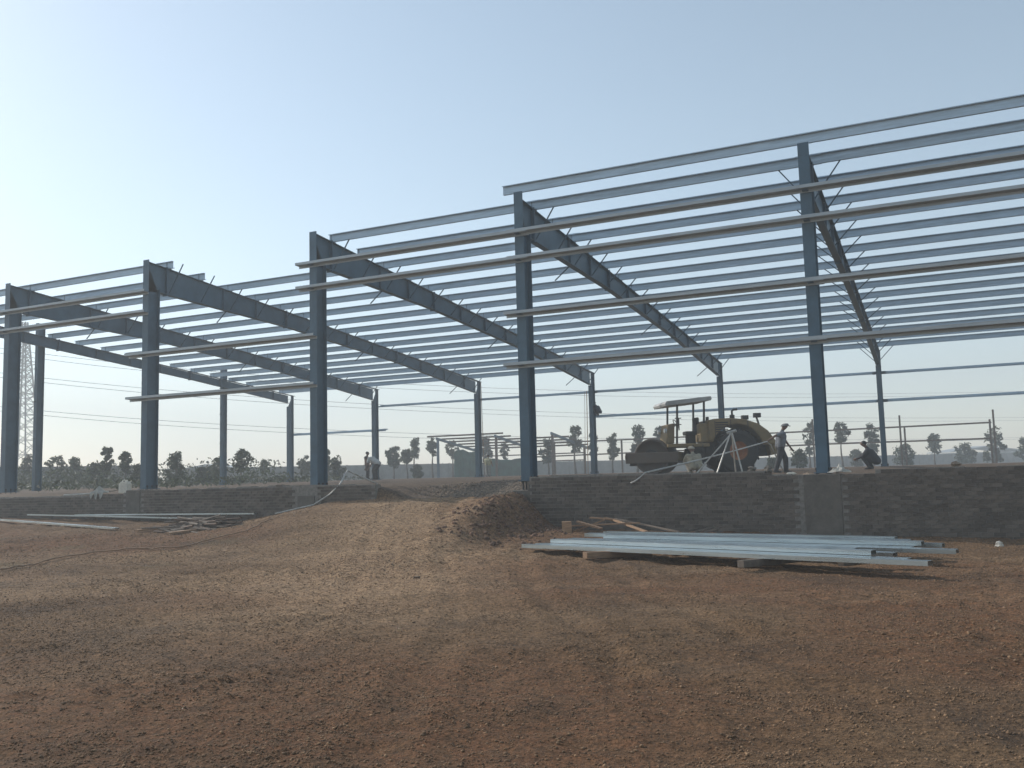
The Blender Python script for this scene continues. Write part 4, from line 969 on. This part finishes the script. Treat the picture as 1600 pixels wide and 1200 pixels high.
# jerrycan, cloth and pipe on the left wall
jx = on_y(195, 768, -.15).x; jr = empty('jerrycan', (jx, -.14, topL(jx)), .2, 'white plastic jerrycan standing on the left wall', 'jerrycan')
MB().prism([(-.17, 0), (.17, 0), (.17, .30), (.10, .38), (-.10, .38), (-.17, .30)], 'y', -.12, .12).build('body', WHITE, jr, bevel=.025)
MB().tube([(.06, 0, .37), (.06, 0, .44)], .035, 10).build('lid', WHITE, jr); MB().tube([(-.11, 0, .37), (-.09, 0, .43), (-.0, 0, .43), (.01, 0, .37)], .015, 6).build('handle', WHITE, jr)
px_ = on_y(157, 768, -.2).x; m = MB(); vs = []; nn = 11; rg = random.Random(8)
for j in range(nn):
    for i in range(nn):
        u_ = i/(nn-1)-.5; v_ = j/(nn-1)-.5; yy = -.24+v_*.34; zz = topL(px_)+.03+.20*math.exp(-((u_/.16)**2+(v_/.25)**2))+rg.uniform(0, .06)-max(0, -.25-v_)*(.5+.5*math.sin(i*1.7))
        vs.append((px_+u_*.62+.05*math.sin(v_*9), yy, zz))
m.add(vs, [(j*nn+i, j*nn+i+1, (j+1)*nn+i+1, (j+1)*nn+i) for j in range(nn-1) for i in range(nn-1)])
o = m.build('cloth', CLOTH); md = o.modifiers.new('t', 'SOLIDIFY'); md.thickness = .012; tag(o, 'crumpled off white cloth heaped on the left wall', 'cloth')
a = on_y(100, 768, -.2).x
o = MB().tube([(a, -.2, topL(a)+.03), (px_, -.2, topL(px_)+.03)], .025, 7).build('pipe', PIPE); tag(o, 'pale pipe lying on the left wall beside the cloth', 'pipe')
o = MB().tube([(px_+.15, -.14, topL(px_)+.06), (px_+.55, -.1, topL(px_)+.1), (jx-.15, -.1, topL(jx)+.16)], .018, 6).build('stick', WOODD); tag(o, 'stick on the wall between cloth and jerrycan', 'stick')
# little scraps at the wall foot and on the wall
for i, (px, py, Y, sz_, mt, lab) in enumerate([
    (1185, 829, -1.0, .09, CLOTH, 'tiny upright pale scrap behind the purlin stacks'), (1268, 833, -.9, .11, STONE, 'round pale stone at the foot of the front right pier'),
    (1300, 834, -.9, .08, STONE, 'pale rubble piece right of the pier foot'), (1316, 833, -1.0, .10, STONE, 'pale rubble piece further right of the pier foot'),
    (1562, 848, -2.2, .08, CLOTH, 'crumpled pale carton at the far right of the yard'), (1412, 822, -.7, .08, STONE, 'small pale stone near the dark right wall foot'),
    (1200, 736, -.15, .10, CONC, 'pale rubble on the wall top right of the tripod'), (1176, 737, -.15, .09, CONC, 'pale rubble on the wall top at the tripod foot'),
    (1494, 728, -.2, .10, STONE, 'rounded stone on the right wall top'), (1237, 733, -.1, .08, CLOTH, 'white scrap on the floor behind the walking man'),
    (652, 902, -7, .05, STONE, 'small pale pebble on the open soil')]):
    if Y > -.5: x_ = on_y(px, py, Y).x; P = V((x_, Y, topR(x_)+.0))
    else: P = on_z(px, py, -1.38); P.z = gl(P)
    o = MB().blob((0, 0, 0), (sz_, sz_*.7, sz_*.6), i, 2, .42).build('rubble_piece' if mt in (STONE, CONC) else 'litter_scrap', mt); o.location = P+V((0, 0, sz_*.4)); tag(o, lab, 'stone' if mt in (STONE, CONC) else 'litter', 'scraps around the wall')
m = MB(); vs = []; rg = random.Random(12); x_ = on_y(1312, 740, -.2).x
for j in range(9):
    for i in range(9): u_ = i/8-.5; v_ = j/8-.5; vs.append((x_+u_*.5, -.2+v_*.3, .0+.16*math.exp(-(u_*3)**2-(v_*3)**2)*rg.uniform(.5, 1.4)+rg.uniform(0, .03)))
m.add(vs, [(j*9+i, j*9+i+1, j*9+i+10, j*9+i+9) for j in range(8) for i in range(8)])
o = m.build('plastic_sheet', CLOTH); md = o.modifiers.new('t', 'SOLIDIFY'); md.thickness = .006; tag(o, 'crumpled pale plastic sheet at the foot of the tall right column', 'plastic')

# ------------------------------------------------------------------ dusty air
hm = bpy.data.materials.new('dusty_air'); hm.use_nodes = True; t = hm.node_tree; t.nodes.clear()
mo = t.nodes.new('ShaderNodeOutputMaterial'); pv = t.nodes.new('ShaderNodeVolumePrincipled')
pv.inputs['Color'].default_value = (.90, .95, .97, 1); pv.inputs['Density'].default_value = HAZE; pv.inputs['Anisotropy'].default_value = .2
t.links.new(pv.outputs[0], mo.inputs['Volume'])
hz = MB().box((0, 60, 21), (830, 800, 48)).build('haze', hm); tag(hz, 'pale dusty haze hanging over the whole site', 'haze', kind='stuff')
